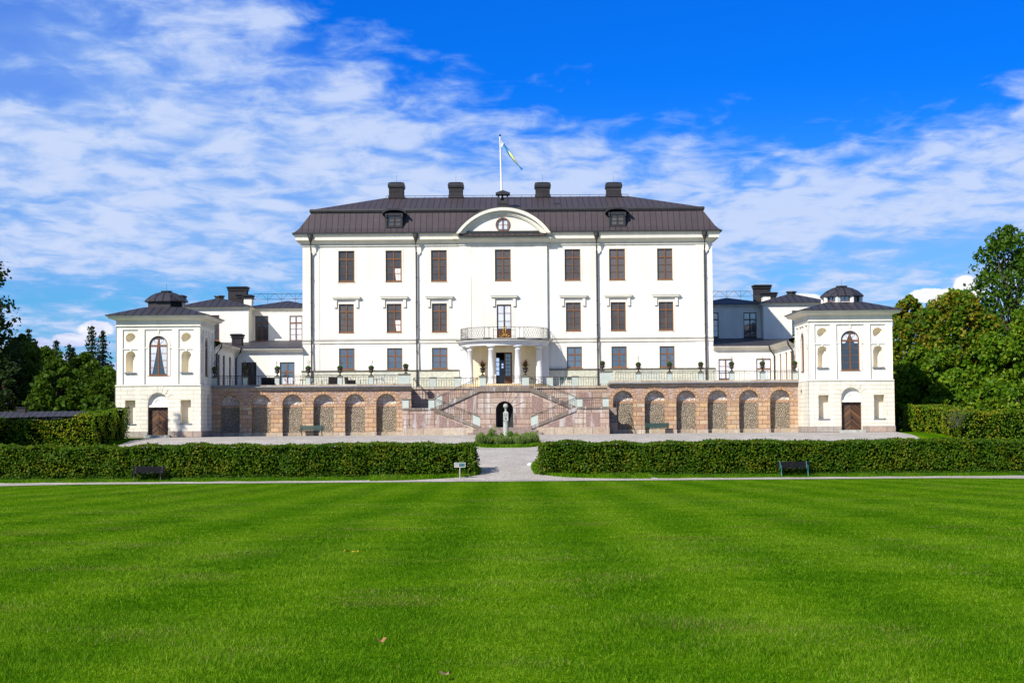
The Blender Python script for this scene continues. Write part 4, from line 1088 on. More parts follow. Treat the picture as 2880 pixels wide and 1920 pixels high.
# ------------------------------------------------------------------ wings between pavilions and palace
def wing(side, label, p):
    """p: photo measures for this side; side -1 = towards -x"""
    zE = WZ(p['um'], p['ve'], 155.3)               # low eaves
    xi, xm_ = (XLI, XL) if side < 0 else (XRI, XR)  # gallery wall plane, palace wall
    root = thing('palace_wing', ((xi+xm_)/2, 158, ZT), label, 'palace wing', 'palace wings')
    x0, x1 = min(xi, xm_), max(xi, xm_)
    D = 155.9; T = TF(D); yb = DPV + 2*PH
    low = MB(T); holes = []; ops = []
    for (u0, u1, v0, kind) in p['doors']:
        a, b_ = WX(u0, 1040, D), WX(u1, 1040, D); z1 = WZ((u0+u1)/2, v0, D); ops.append((a, b_, ZT+.05, z1, kind)); holes.append(rect(a, b_, ZT+.05, z1))
    low.plate(rect(x0, x1, ZT-.5, zE-.1), holes, 0, .2)
    # gallery wall, looking inwards
    s = side
    def TG(u, w, z): return (xi + s*w, u, z)
    gh = []
    for y0_, y1_ in ((146.2, 147.3), (148.9, 150.0), (152.2, 153.3)): gh.append(rect(y0_, y1_, ZT+.05, zE-.95))
    low.T = TG; low.plate(rect(yb-.2, D, ZT-.5, zE-.1), gh, 0, .2)
    xo = xi + s*6.0
    low.T = None; low.quad((xo, yb, ZT-1), (xo, 168, ZT-1), (xo, 168, zE), (xo, yb, zE))
    low.build('lower_wall', M['stucco'], root)
    for h_ in gh: window(root, TG, h_[0][0], h_[1][0], h_[0][1], h_[2][1], transom=.3, rows=2, glass='glassb' if side < 0 else 'glass', curtain='low' if side > 0 else None, name='gallery_window')
    for a, b_, z0, z1, kind in ops:
        if kind == 'open':
            o = window(root, T, a, b_, z0, z1, transom=.3, rows=2, glass='glassd', frame='door', name='open_doorway')
            MB(T).box((a+b_)/2+.1, b_-.12, -.02, .06, z1-.95, z1-.10).build('transom_light', M['glassd'], o)
        elif kind == 'door':
            window(root, T, a, b_, z0, z1, transom=None, rows=4, glass='glassb', curtain='full', name='glazed_door', board=.27)
        else:
            window(root, T, a, b_, z0, z1, transom=.36, rows=1, glass='glassb', curtain='low' if kind == 'low' else 'full', name='glazed_door', board=.22)
    # eaves moulding and low lean-to roofs (mitred where the two runs meet)
    prof = [(0, zE-.55), (.06, zE-.55), (.06, zE-.45), (.14, zE-.40), (.34, zE-.30), (.36, zE-.24), (.50, zE-.22), (.55, zE-.10), (.55, zE-.06)]
    DU = p['dU']; zR = WZ(p['um'], p['vr'], DU)
    c = MB(); xe = xm_ + (.30 if side < 0 else -.30)*0
    pts = []
    for o_, z in prof:
        xg = xi - s*o_
        pts += [(xg, yb-.1, z), (xg, D-o_, z), (xe, D-o_, z)]
    fs = []
    for i in range(len(prof)-1):
        for k in (0, 1): fs.append((i*3+k, i*3+k+1, (i+1)*3+k+1, (i+1)*3+k))
    n = len(prof)-1
    c.add(pts, fs)
    # end return beside the palace
    c.add([(xe, D-o_, z) for o_, z in prof] + [(xe, D, zE-.06)], [tuple(range(len(prof)+1))])
    c.build('cornice', M['trim'], root)
    r = MB(); q = .60
    xg = xi - s*q
    r.add([(xg, yb-.1, zE-.04), (xg, D-q, zE-.04), (xe, D-q, zE-.04), (xe, DU+.02, zR), (xi+s*4.1, DU+.02, zR), (xi+s*4.1, yb-.1, zR)], [(0,1,4,5), (1,2,3,4)])
    r.add([(xg, yb-.1, zE-.09), (xg, D-q, zE-.09), (xe, D-q, zE-.09), (xg, yb-.1, zE-.035), (xg, D-q, zE-.035), (xe, D-q, zE-.035)], [(0,1,4,3), (1,2,5,4)])
    r.quad((xe, D-q, zE-.04), (xe, DU, zR), (xe, DU, zE-.1), (xe, D-q, zE-.1))
    r.quad((xi+s*4.1, yb-.1, zR), (xi+s*4.1, 174, zR), (xo, 174, zE), (xo, yb-.1, zE))
    r.build('low_roof', M['slate'], root)
    for k, (xx, yy) in enumerate(((xi - s*.35, yb+.35), (xi - s*.35, D-.6))):
        dp = MB().tube([(xx - s*.2, yy, zE-.1), (xx - s*.15, yy, zE-.45), (xx + s*.25, yy+.1, zE-1.0), (xx + s*.25, yy+.1, ZT)], .075, 8)
        dp.build('downpipe', M['black'], root)
    # upper storey set back behind the low roof
    up = MB(); zU = WZ(p['um'], p['vu'], DU); d2 = p['d2']
    xa, xb = WX(p['ub'], 900, d2), xm_          # corner of the projecting block
    xo2 = WX(p['uo'], 900, d2)
    up.T = TF(DU); hs_ = []
    wn = []
    for u0, u1, v0, v1, cur in p['upwin']:
        a, b_ = WX(u0, 920, DU), WX(u1, 920, DU)
        if side > 0: a = max(a, xm_+.02)
        else: b_ = min(b_, xm_-.02)
        z0, z1 = WZ((u0+u1)/2, v1, DU), WZ((u0+u1)/2, v0, DU); wn.append((TF(DU), a, b_, z0, z1, cur)); hs_.append(rect(a, b_, z0, z1))
    lo_, hi_ = min(xa, xb), max(xa, xb)
    up.plate(rect(lo_, hi_, zE-.3, zU), hs_, 0, .15)
    up.T = TF(d2); hs_ = []
    for u0, u1, v0, v1, cur in p['blkwin']:
        a, b_ = WX(u0, 920, d2), WX(u1, 920, d2); z0, z1 = WZ((u0+u1)/2, v1, d2), WZ((u0+u1)/2, v0, d2); wn.append((TF(d2), a, b_, z0, z1, cur)); hs_.append(rect(a, b_, z0, z1))
    up.plate(rect(min(xa, xo2), max(xa, xo2), zE-.3, zU), hs_, 0, .15)
    up.T = None
    up.quad((xa, d2, zE-.3), (xa, DU, zE-.3), (xa, DU, zU), (xa, d2, zU))
    up.quad((xo2, d2, zE-.3), (xo2, 178, zE-.3), (xo2, 178, zU), (xo2, d2, zU))
    up.quad((xo2, 178, zE-.3), (xb, 178, zE-.3), (xb, 178, zU), (xo2, 178, zU))
    up.build('upper_wall', M['stucco'], root)
    for T_, a, b_, z0, z1, cur in wn: window(root, T_, a, b_, z0, z1, rec=.13, transom=.28, rows=3, glass='glassb' if side > 0 else 'glass', frame='frame' if side < 0 else 'frameblk', curtain=cur)
    bx = (min(xa, xo2), max(xa, xo2), d2, 178.0); mx = (lo_, hi_, DU, 178.0)
    e = [(-.05, zU-.35), (.05, zU-.33), (.05, zU-.22), (.16, zU-.14), (.30, zU-.02), (.32, zU+.04)]
    m1 = MB().rings(*bx, e, cap=True); m1.rings(mx[0]-(.5 if side > 0 else 0), mx[1]+(.5 if side < 0 else 0), DU, 178.0, [(o_*.98, z-.004) for o_, z in e], cap=True)
    m1.build('upper_cornice', M['trim'], root)
    wd = (bx[1]-bx[0])/2
    zr2 = WZ(p['um'], p['vrr'], DU+5)
    rf = MB().rings(*bx, [(.40, zU+.0), (.40, zU+.07), (-wd*.93, WZ(p['um'], p['vpk'], d2+wd))], cap=True)
    rf.rings(mx[0]-(.4 if side > 0 else 1.0), mx[1]+(.4 if side < 0 else 1.0), DU, 178.0, [(.34, zU-.006), (.34, zU+.06), (-5, zr2)], cap=True)
    ro = rf.build('upper_roof', M['slate'], root)
    xk = (bx[0]+bx[1])/2
    MB().lathe([(.42, zU+.9), (.42, WZ(p['um'], p['vpk'], d2+wd)+.12), (.55, WZ(p['um'], p['vpk'], d2+wd)+.16), (.50, WZ(p['um'], p['vpk'], d2+wd)+.26), (.05, WZ(p['um'], p['vpk'], d2+wd)+.30)], (WX(p['ucap'], 830, d2+3), d2+wd), 12).build('roof_vent', M['black'], ro)
    for u0, u1, vt, vb, dd, mt in p['chims']:
        um = (u0+u1)/2; a, b_ = WX(u0, 830, dd), WX(u1, 830, dd); z1, z0 = WZ(um, vt, dd), WZ(um, vb, dd)
        ch = MB().box(a+.12, b_-.12, dd, dd+1.1, z0-.8, z1-.2).build('chimney', M[mt], ro)
        MB().rings(a+.12, b_-.12, dd, dd+1.1, [(.0, z1-.42), (.10, z1-.38), (.10, z1-.30), (.02, z1-.28), (.14, z1-.16), (.16, z1-.06), (-.05, z1)], cap=True, bottom=True).build('chimney_cap', M['black'], ch)
    # ornamental ridge railing
    u0, u1, vt, vb = p['rail']; a, b_ = WX(u0, 835, 171.5), WX(u1, 835, 171.5); z1, z0 = WZ((u0+u1)/2, vt, 171.5), WZ((u0+u1)/2, vb, 171.5)
    rr = MB(); N = int((b_-a)/.62)
    rr.tube([(a, 171.5, z1), (b_, 171.5, z1)], .018, 4); rr.tube([(a, 171.5, z0+.16), (b_, 171.5, z0+.16)], .018, 4)
    for k in range(N+1):
        x = a+(b_-a)*k/N
        if k % 2 == 0: rr.tube([(x, 171.5, z0-.25), (x, 171.5, z1)], .018, 4)
        if k < N:
            x2 = a+(b_-a)*(k+1)/N; mid = (x+x2)/2
            f = 1 if k % 2 else -1
            rr.tube([(x + (x2-x)*q/8, 171.5, z0+.16+(z1-z0-.16)*(.5+f*.48*cos(pi*q/8))) for q in range(9)], .014, 4)
    rr.build('roof_railing', M['iron'], ro)
    return root
wing(-1, 'palace wing with the dark open doorway, adjoining the pavilion with the dark lantern', dict(um=760, ve=976, vr=957.5, vu=868, d2=164.6, dU=167.2, ub=699, uo=505, doors=[(679, 721, 1018.5, 'open'), (787, 828.5, 1018, 'low')],
     upwin=[(717.5, 755, 888, 958.5, None), (814, 850.5, 887.5, 958.5, 'full')], blkwin=[(580.5, 617, 886, 958, None)], vrr=846, vpk=838, ucap=616,
     chims=[(638, 697, 805, 850, 170.0, 'chim'), (682, 711, 828, 862, 167.6, 'stucco'), (493, 519, 829, 850, 166.0, 'stucco'), (648, 683, 938, 980, 158.5, 'chim'), (663, 686, 826, 860, 169.0, 'chim')], rail=(714, 851, 826, 846)))
wing(1, 'palace wing with two curtained glazed doors, adjoining the pavilion with the white lantern', dict(um=2080, ve=969, vr=951, vu=857, d2=164.8, dU=166.7, ub=2147, uo=2330, doors=[(2021, 2061, 1009, 'door'), (2127, 2169, 1008, 'full')],
     upwin=[(1984, 2021, 879, 949, None), (2091.6, 2128, 878.5, 949, None)], blkwin=[(2228, 2265, 873, 943, None)], vrr=837, vpk=828, ucap=2226,
     chims=[(2118.7, 2171, 800, 840, 170.0, 'chim'), (2142, 2170, 821, 852, 167.2, 'stucco'), (2166, 2187, 821, 850, 169.0, 'chim')], rail=(2005, 2122, 819, 838)))

# ------------------------------------------------------------------ arcaded terrace walls
DA = 143.0; GB2 = GB - .6
def arcade(label, bays, u0, u1, v, xlim=None):
    """v: photo rows (coping top, coping bottom, band bottom, arch top, impost top, impost bottom, base top)"""
    um = (u0+u1)/2
    zz = [WZ(um, q, DA) for q in v]
    zct, zcb, zbb, zat, zit, zib, zba = zz
    xs = [(WX(a, 1150, DA), WX(b_, 1150, DA)) for a, b_ in bays]
    x0, x1 = WX(u0, 1150, DA), WX(u1, 1150, DA)
    root = thing('terrace_wall', ((x0+x1)/2, DA, GB), label, 'terrace wall', 'arcaded terrace walls')
    RD = .58
    T = TF(DA)
    # spandrel wall above the imposts
    low = []
    for a, b_ in xs:
        r = (b_-a)/2; c = (a+b_)/2
        low += [(a, zit), *[(c - r*cos(pi*k/20), zit + (zat-zit)*sin(pi*k/20)) for k in range(1, 20)], (b_, zit)]
    s = MB(T); outl = [(x0, zit)] + low + [(x1, zit), (x1, zbb), (x0, zbb)]
    s.fill(outl, 0)
    for a, b_ in xs:
        r = (b_-a)/2; c = (a+b_)/2
        arcp = [(c - r*cos(pi*k/20), zit + (zat-zit)*sin(pi*k/20)) for k in range(21)]
        s.add([(x, 0, z) for x, z in arcp] + [(x, RD, z) for x, z in arcp], [(i, i+1, i+22, i+21) for i in range(20)])
    s.build('spandrel_wall', M['rubble'], root)
    edges = [x0] + [q for p in xs for q in p] + [x1]
    for i in range(0, len(edges), 2):
        a, b_ = edges[i], edges[i+1]
        if b_-a < .1: continue
        # Blocks: keep a course joint on the middle of each pier by giving it its own local origin
        o = MB(T).box(a, b_, 0, RD+.3, GB2, zib)
        o.build('pier', M['pier'], root)
        MB(T).box(a-.015, b_+.015, -.035, RD+.3, zib+.002, zit-.002).build('impost', M['ring'], root)
        MB(T).box(a-.03, b_+.03, -.05, -.001, GB2, zba).build('pier_base', M['coping'], root)
    for k, (a, b_) in enumerate(xs):
        r = (b_-a)/2; c = (a+b_)/2
        MB(T).box(a, b_, RD, RD+.3, GB2, zib).build('pebble_panel', M['pebble'], root)
        MB(T).box(a, b_, RD-.03, RD+.3, zib+.002, zit-.02).build('recess_band', M['ring'], root)
        MB(T).box(a, b_, RD-.10, RD-.001, GB2, zba).build('recess_base', M['coping'], root)
        MB(T).fill([(a, zit-.02)] + [(b_, zit-.02)] + [(c + r*cos(pi*q/20), zit + (zat-zit)*sin(pi*q/20)) for q in range(21)], RD+.02).build('lunette', M['lunette'], root)
        ro = [(c + (r+.26)*cos(pi*q/24), zit + (zat-zit+.26)*sin(pi*q/24)) for q in range(25)]
        ri = [(c + r*cos(pi - pi*q/24), zit + (zat-zit)*sin(pi - pi*q/24)) for q in range(25)]
        rg = MB(T)
        for q in range(13):
            a0, a1 = pi*q/13+.012, pi*(q+1)/13-.012
            e = .30 if q != 6 else .42
            def pt(an, ex): return (c + (r+ex)*cos(an), zit + (zat-zit+ex)*sin(an))
            am = (a0+a1)/2
            rg.prism([pt(a0, -.004), pt(am, -.004), pt(a1, -.004), pt(a1, e), pt(am, e), pt(a0, e)], -.03-(.03 if q == 6 else 0), .0)
        rg.build('arch_ring', M['ring'], root)
    MB(T).box(x0, x1, -.10, .5, zbb+.002, zcb-.002).build('cornice_band', M['coping'], root)
    MB(T).box(x0-.05, x1+.02, -.34, .5, zcb, zct-.06).build('coping', M['coping'], root)
    f = MB(T); f.box(x0+.05, x1, -.42, -.10, zct-.056, zct-.03); f.box(x0+.05, x1, -.43, -.40, zct-.11, zct-.06)
    f.build('flashing', M['lead'], root)
    MB(T).box(x0, x1, -.09, .5, zct-.028, zct+.12).build('kerb', M['coping'], root)
    return root, x0, x1, zct
LB = [(620,674),(707,762),(794,851),(881,939),(970,1026.5),(1058,1115)]
RB_ = [(1724,1782),(1813,1871),(1902,1958.5),(1990,2046.5),(2078.6,2134.5),(2166,2223)]
arcL, aL0, aL1, ZC1 = arcade('shaded arcaded terrace wall with six bays, running to the pavilion with the dark lantern', LB, 590, 1156.5, (1085, 1091, 1097.5, 1108, 1136.5, 1144, 1216))
arcR, aR0, aR1, ZC2 = arcade('sunlit arcaded terrace wall with six bays, running to the pavilion with the white lantern', RB_, 1711, 2253, (1073, 1079, 1085, 1096, 1124.5, 1132, 1206))
# terrace deck
mb = MB(); mb.box(XLI, aL1-.05, DA+.5, 156.2, ZT-.3, ZT-.02); mb.box(aR0+.05, XRI, DA+.5, 156.2, ZT-.3, ZT-.02); mb.box(aL1-.05, aR0+.05, 146.4, 156.2, ZT-.3, ZT-.021)
prop(mb.build('terrace_floor', M['gravel']), kind='structure')

def railing(name, p0, p1, zb0, zb1, h, parent, sp=.2, r=.017, y=None, rail2=True):
    """iron bars between two points (x, y), feet following zb0 -> zb1"""
    L = sqrt((p1[0]-p0[0])**2 + (p1[1]-p0[1])**2); n = max(2, int(L/sp)); rb = MB()
    def at(f, dz): return (p0[0]+(p1[0]-p0[0])*f, p0[1]+(p1[1]-p0[1])*f, zb0+(zb1-zb0)*f+dz)
    rb.tube([at(0, h), at(1, h)], .026, 5)
    if rail2: rb.tube([at(0, h-.13), at(1, h-.13)], .017, 4)
    for k in range(n+1): rb.tube([at(k/n, -.02), at(k/n, h if k % 4 == 0 else h-.13)], r, 4)
    return rb.build(name, M['iron'], parent)
def pier(parent, x0, x1, y0, y1, z0, z1, cap=.10, name='parapet_pier'):
    o = MB().box(x0, x1, y0, y1, z0, z1-cap).build(name, M['pierpaint'], parent)
    MB().box(x0-.05, x1+.05, y0-.05, y1+.05, z1-cap, z1).build('pier_cap', M['capstone'], o)
    return o
URNS = []
def terrace_parapet(root, us, zc_, half, x0, x1, big=None):
    """piers with railings between; us = photo columns of the piers"""
    px = []
    for u in us:
        x = WX(u, 1075, DA); w_ = half
        ztop = zc_ + .82
        if big == u:
            pier(root, x-.62, x+.34, DA+.02, DA+.45, zc_+.12, zc_+.95, .11); URNS.append((x, DA+.22, zc_+.95)); px.append((x-.62, x+.34))
        else:
            pier(root, x-w_, x+w_, DA+.02, DA+.40, zc_+.12, ztop, .12); URNS.append((x, DA+.21, ztop)); px.append((x-w_, x+w_))
    pts = [x0] + [q for p in px for q in p] + [x1]
    for i in range(0, len(pts), 2):
        a, b_ = pts[i], pts[i+1]
        if b_-a > .3: railing('railing', (a+.04, DA+.2), (b_-.04, DA+.2), zc_+.12, zc_+.12, .75, root)
terrace_parapet(arcL, [602.5, 689, 779, 866, 955.5, 1043.5, 1141], ZC1, .18, aL0, aL1, big=1141)
terrace_parapet(arcR, [1695, 1796.5, 1884, 1972, 2059, 2146, 2237], ZC2, .18, aR0, aR1, big=None) if False else terrace_parapet(arcR, [1796.5, 1884, 1972, 2059, 2146, 2237], ZC2, .18, aR0+.6, aR1)
xb = WX(1695, 1060, DA); pier(arcR, xb-.22, xb+.80, DA+.02, DA+.45, ZC2-.10, ZC2+.95, .11); URNS.append((xb+.0, DA+.22, ZC2+.95))

# ------------------------------------------------------------------ double stair in the middle
YA, YB, YR = 139.4, 141.2, 145.6
def ZA(v): return WZ(1416, v, YA)
def z5(yv): return 860 + yv*.2551
def x5(xv): return 1120 + xv*.2551
def XA(xv, d=YA): return WX(x5(xv), 1120, d)
stair = thing('staircase', (XC, YB, GB), 'double pink sandstone staircase with crossing flights around a dark arched niche', 'staircase')
zl = WZ(1416, z5(1118), YA)                       # landing
zpl = WZ(1416, z5(1338), YB)                      # platform at the foot of the flights
ztop = ZT
# recessed retaining wall behind the landings
MB().box(aL1-.3, aR0+.3, YR, YR+.8, GB2, ZT-.16).build('retaining_wall', M['pink'], stair)
MB().box(aL1-.3, aR0+.3, YR-.12, YR+.8, ZT-.155, ZT+.03).build('retaining_coping', M['coping'], stair)
for xa_, xb_ in ((420, 560), (1990, 2140)):
    MB().box(XA(xa_, YR), XA(xb_, YR), YR-.025, YR-.001, zl+.15, ZT-.5).build('wall_panel', M['pinkrough'], stair)
# central block with the niche
cx0, cx1 = XA(900, YB), XA(1445, YB); nx0, nx1 = XA(1075, YB), XA(1268, YB); nz = WZ(1416, z5(1050), YB)
ncx = (nx0+nx1)/2
zlt, zlb = WZ(1416, z5(897), YB), WZ(1416, z5(942), YB)
b5 = MB(TF(YB)); b5.plate(rect(cx0, cx1, GB2, zlb), [arch(ncx, (nx1-nx0)/2, zpl, nz, 22)], 0, .4)
b5.quad((cx0,0,GB2),(cx0,4.4,GB2),(cx0,4.4,zlb),(cx0,0,zlb)); b5.quad((cx1,0,GB2),(cx1,4.4,GB2),(cx1,4.4,zlb),(cx1,0,zlb))
b5.build('niche_wall', M['pink'], stair)
nb = MB()
N = 16; r = (nx1-nx0)/2; zs_ = nz - r; pts = []
prof = [(zpl, 1.0), (zs_, 1.0)] + [(zs_+r*sin(pi/2*q/7), cos(pi/2*q/7)) for q in range(1, 8)]
for z, f in prof:
    for i in range(N+1): a = pi*i/N; pts.append((ncx-r*f*cos(a), YB+.38+1.5*r*f*sin(a), z))
nb.add(pts, [(j*(N+1)+i, j*(N+1)+i+1, (j+1)*(N+1)+i+1, (j+1)*(N+1)+i) for j in range(len(prof)-1) for i in range(N)])
nb.build('niche', plain('niche_dark', (.035,.034,.036), .9, .4, 3), stair, smooth=True)  # one near-black colour over the whole niche lining
# long voussoirs over the niche
vs = MB(TF(YB))
for k, (a0, a1) in enumerate(((22,45),(48,66),(68,82),(84,96),(98,112),(114,132),(135,158))):
    def pt(an, ex): an = radians(an); return (ncx + ex*cos(an), zs_ + ex*sin(an))
    zt_ = zlb - .06
    def out(an):
        c_, s_ = cos(radians(an)), sin(radians(an)); e = min((zt_-zs_)/max(s_, .01), 1.75)
        return (ncx+e*c_, zs_+e*s_)
    vs.prism([pt(a0, r+.002), pt((a0+a1)/2, r+.002), pt(a1, r+.002), out(a1), out(a0)], -.035, 0)
vs.build('voussoirs', M['pink'], stair)
MB(TF(YB)).box(cx0-.05, cx1+.05, -.14, 4.4, zlb+.002, zlt).build('ledge', M['mossband'], stair)
MB(TF(YB)).box(cx0-.02, cx1+.02, -.06, 4.4, zlt+.002, ztop+.0).build('top_kerb', M['step'], stair)
# bottom steps
for k in range(3):
    st_h = (zpl-GB)/3
    MB().box(XA(905+0, YB)-.15-.42*(2-k), XA(1445, YB)+.15+.42*(2-k), YB-1.95-.34*(2-k), YB-.01, GB2+.001*k, GB+st_h*(k+1)).build('bottom_step', M['step'], stair)
def flight(sx, y0, y1, xa, za, xb, zb, name, steps):
    """solid stair between (xa, za) and (xb, zb), steps plus a raked stringer wall in front"""
    f = MB(); n = steps
    for k in range(n):
        p, q = xa+(xb-xa)*k/n, xa+(xb-xa)*(k+1)/n
        f.box(min(p, q), max(p, q), y0+.24, y1, GB2, max(za, zb) - abs(zb-za)*(k+.5)/n if za > zb else za+(zb-za)*(k+.5)/n)
    return f.build(name, M['step'], stair)
def raked(y0, y1, pts, mt, name):
    return MB().prism(pts, y0, y1).build(name, M[mt], stair)
for sx in (-1, 1):
    if sx < 0: xo0, xo1, xin, pin = XA(45), XA(330), XA(400), XA(900, YA)
    else: xo0, xo1, xin, pin = XA(2322), XA(2035), XA(1965), XA(1462, YA)
    xend = xo0
    # landing: front wall with end pilasters, panel and base
    a, b_ = min(xo0, xin), max(xo0, xin)
    MB().box(a, b_, YA, YR-.01, GB2, zl-.16).build('landing_wall', M['pink'], stair)
    MB().box(a-.06, b_+.06, YA-.10, YR-.011, zl-.158, zl-.001).build('landing_coping', M['mossband'], stair)
    MB().box(a-.03, b_+.03, YA-.05, YA-.001, GB2, WZ(1416, z5(1345), YA)).build('landing_base', M['coping'], stair)
    for q0, q1 in ((45, 120), (330, 400)) if sx < 0 else ((1965, 2035), (2250, 2322)):
        MB().box(XA(q0), XA(q1), YA-.045, YA-.001, WZ(1416, z5(1346), YA), zl-.162).build('corner_pilaster', M['pink'], stair)
    for q0, q1 in ((150, 303),) if sx < 0 else ((2068, 2222),):
        MB().box(XA(q0), XA(q1), YA-.02, YA-.001, WZ(1416, z5(1335), YA), WZ(1416, z5(1185), YA)).build('wall_panel', M['pinkrough'], stair)
    # lower flight (front plane): from the landing down to the platform before the niche
    zc0, zc1 = zl-.002, WZ(1416, z5(1325), YA)
    xe = pin
    raked(YA, YA+.24, [(xin, GB2), (xe, GB2), (xe, zc1-.25), (xin, zl-.32)], 'pink', 'flight_wall')
    raked(YA-.09, YA+.26, [(xin, zl-.32), (xe, zc1-.25), (xe, zc1), (xin, zl-.001)], 'mossband', 'flight_stringer')
    flight(sx, YA, YB-.02, xin, zl, xe, zpl, 'lower_flight', 11)
    # triangular rough panels and base band
    pw = XA(425) if sx < 0 else XA(1940); pe = XA(720) if sx < 0 else XA(1640)
    zbt = WZ(1416, z5(1335), YA)
    pa = zl-.32 + (zc1-.25-zl+.32)*(pw-xin)/(xe-xin) - .16
    slope = (zc1-.25-zl+.32)/(xe-xin)
    xq = pw + (zbt+.0-pa)/slope
    raked(YA-.018, YA-.001, [(pw, zbt), (xq, zbt), (pw, pa)], 'pinkrough', 'wall_panel')
    b2 = pw + (xe-pw)*.86
    MB().box(min(xin, b2), max(xin, b2), YA-.04, YA-.002, GB2, min(zbt-.04, zl-.32+slope*(b2-xin)-.02)).build('flight_base', M['coping'], stair)
    # upper flight (behind): from the landing up to the terrace
    xu = cx0 if sx < 0 else cx1
    zu0, zu1 = zl, zlt
    raked(YB, YB+.22, [(xin, GB2), (xu, GB2), (xu, zlb), (xin, zl-.30)], 'pink', 'flight_wall')
    raked(YB-.13, YB+.24, [(xin, zl-.30), (xu, zlb+.002), (xu, zlt+.05), (xin, zl+.02)], 'mossband', 'flight_stringer')
    flight(sx, YB, YR-.02, xu, ztop, xin, zl, 'upper_flight', 11)
    pw0 = XA(760, YB) if sx < 0 else XA(1592, YB); pw1 = XA(873, YB) if sx < 0 else XA(1475, YB)
    sl = (zlb-(zl-.30))/(xu-xin)
    zpb = WZ(1416, z5(1180), YB)
    raked(YB-.018, YB-.001, [(pw0, zpb), (pw1, zpb), (pw1, zl-.30+sl*(pw1-xin)-.2), (pw0, zl-.30+sl*(pw0-xin)-.2)], 'pinkrough', 'wall_panel')
    # rails and piers
    h = .86
    ps = [(45, 116), (333, 400)] if sx < 0 else [(1965, 2032), (2252, 2320)]
    for q0, q1 in ps: pier(stair, XA(q0), XA(q1), YA-.03, YA+.36, zl+.001, zl+.74, .09)
    ra, rb_ = sorted((XA(120), XA(330)) if sx < 0 else (XA(2036), XA(2249)))
    railing('railing', (ra, YA+.16), (rb_, YA+.16), zl, zl, .70, stair, sp=.17)
    xs0 = XA(820) if sx < 0 else XA(1540)
    zs0 = zl + (zc1-zl)*(xs0-xin)/(xe-xin)
    railing('stair_railing', (xin, YA+.1), (xs0, YA+.1), zl, zs0, .76, stair, sp=.17)
    f0, f1 = (xs0, xe)
    raked(YA-.02, YA+.24, [(f0, zs0+.002), (f1, zc1+.002), (f1, zc1+.70), (f0, zs0+.70)], 'pierpaint', 'raked_pier')
    raked(YA-.06, YA+.28, [(f0-.02*sx, zs0+.703), (f1, zc1+.703), (f1, zc1+.80), (f0-.02*sx, zs0+.80)], 'capstone', 'raked_cap')
    railing('stair_railing', (xin, YB+.06), (xu, YB+.06), zl+.02, zlt+.05, .80, stair, sp=.17)
    raked(YB-.06, YB+.14, [(xin, zl+.06), (xin-(xin-xu)*.15, zl+.06+(zlt-zl)*.15), (xin-(xin-xu)*.15, zl+.76+(zlt-zl)*.15), (xin, zl+.76)], 'pierpaint', 'raked_pier')
    # outer flight going down behind the landing end
    xq = xo0 + (-.55 if sx < 0 else .55)
    if sx > 0:
        fo = MB()
        for k in range(5): fo.box(xo0+.01, xo0+.75, YA+1.2+.32*k, YA+1.2+.32*(k+1), GB2, zl-.05-.34*(4-k)*.9)
        fo.build('outer_flight', M['step'], stair)
        railing('stair_railing', (xo0+.75, YA+1.2), (xo0+.75, YA+2.8), zl-1.3, zl, .85, stair, sp=.2)
    # flight from the landing to the terrace corner, along the retaining wall
    xt = aL1 if sx < 0 else aR0
    if sx < 0: railing('stair_railing', (xt+.1, YR-.9), (XA(330), YR-.9), ZT-.1, zl+.05, .85, stair, sp=.22)
# parapet along the recessed wall and round the top platform
zk = ZT+.03
pp_ = []
for q0, q1, d_ in ((345, 417, YR), (622, 691, YR), (1638, 1708, YR), (1918, 1988, YR)):
    pier(stair, XA(q0, d_), XA(q1, d_), d_-.05, d_+.35, zk, zk+.82, .09); pp_.append((XA(q0, d_), XA(q1, d_)))
tp = []
for q0, q1 in ((897, 968), (1365, 1443)):
    pier(stair, XA(q0, YB), XA(q1, YB), YB-.02, YB+.42, ztop+.001, ztop+.82, .15); tp.append((XA(q0, YB), XA(q1, YB)))
for a, b_ in ((aL1+.02, pp_[0][0]), (pp_[0][1], pp_[1][0]), (pp_[1][1], XA(880, YR)), (XA(1460, YR), pp_[2][0]), (pp_[2][1], pp_[3][0]), (pp_[3][1], aR0-.02)):
    railing('railing', (a+.03, YR+.15), (b_-.03, YR+.15), zk, zk, .74, stair, sp=.19)
railing('railing', (tp[0][1]+.03, YB+.2), (tp[1][0]-.03, YB+.2), ztop, ztop, .74, stair, sp=.19)
AGAVE = [((tp[0][0]+tp[0][1])/2, YB+.2, ztop+.82), ((tp[1][0]+tp[1][1])/2, YB+.2, ztop+.82)]
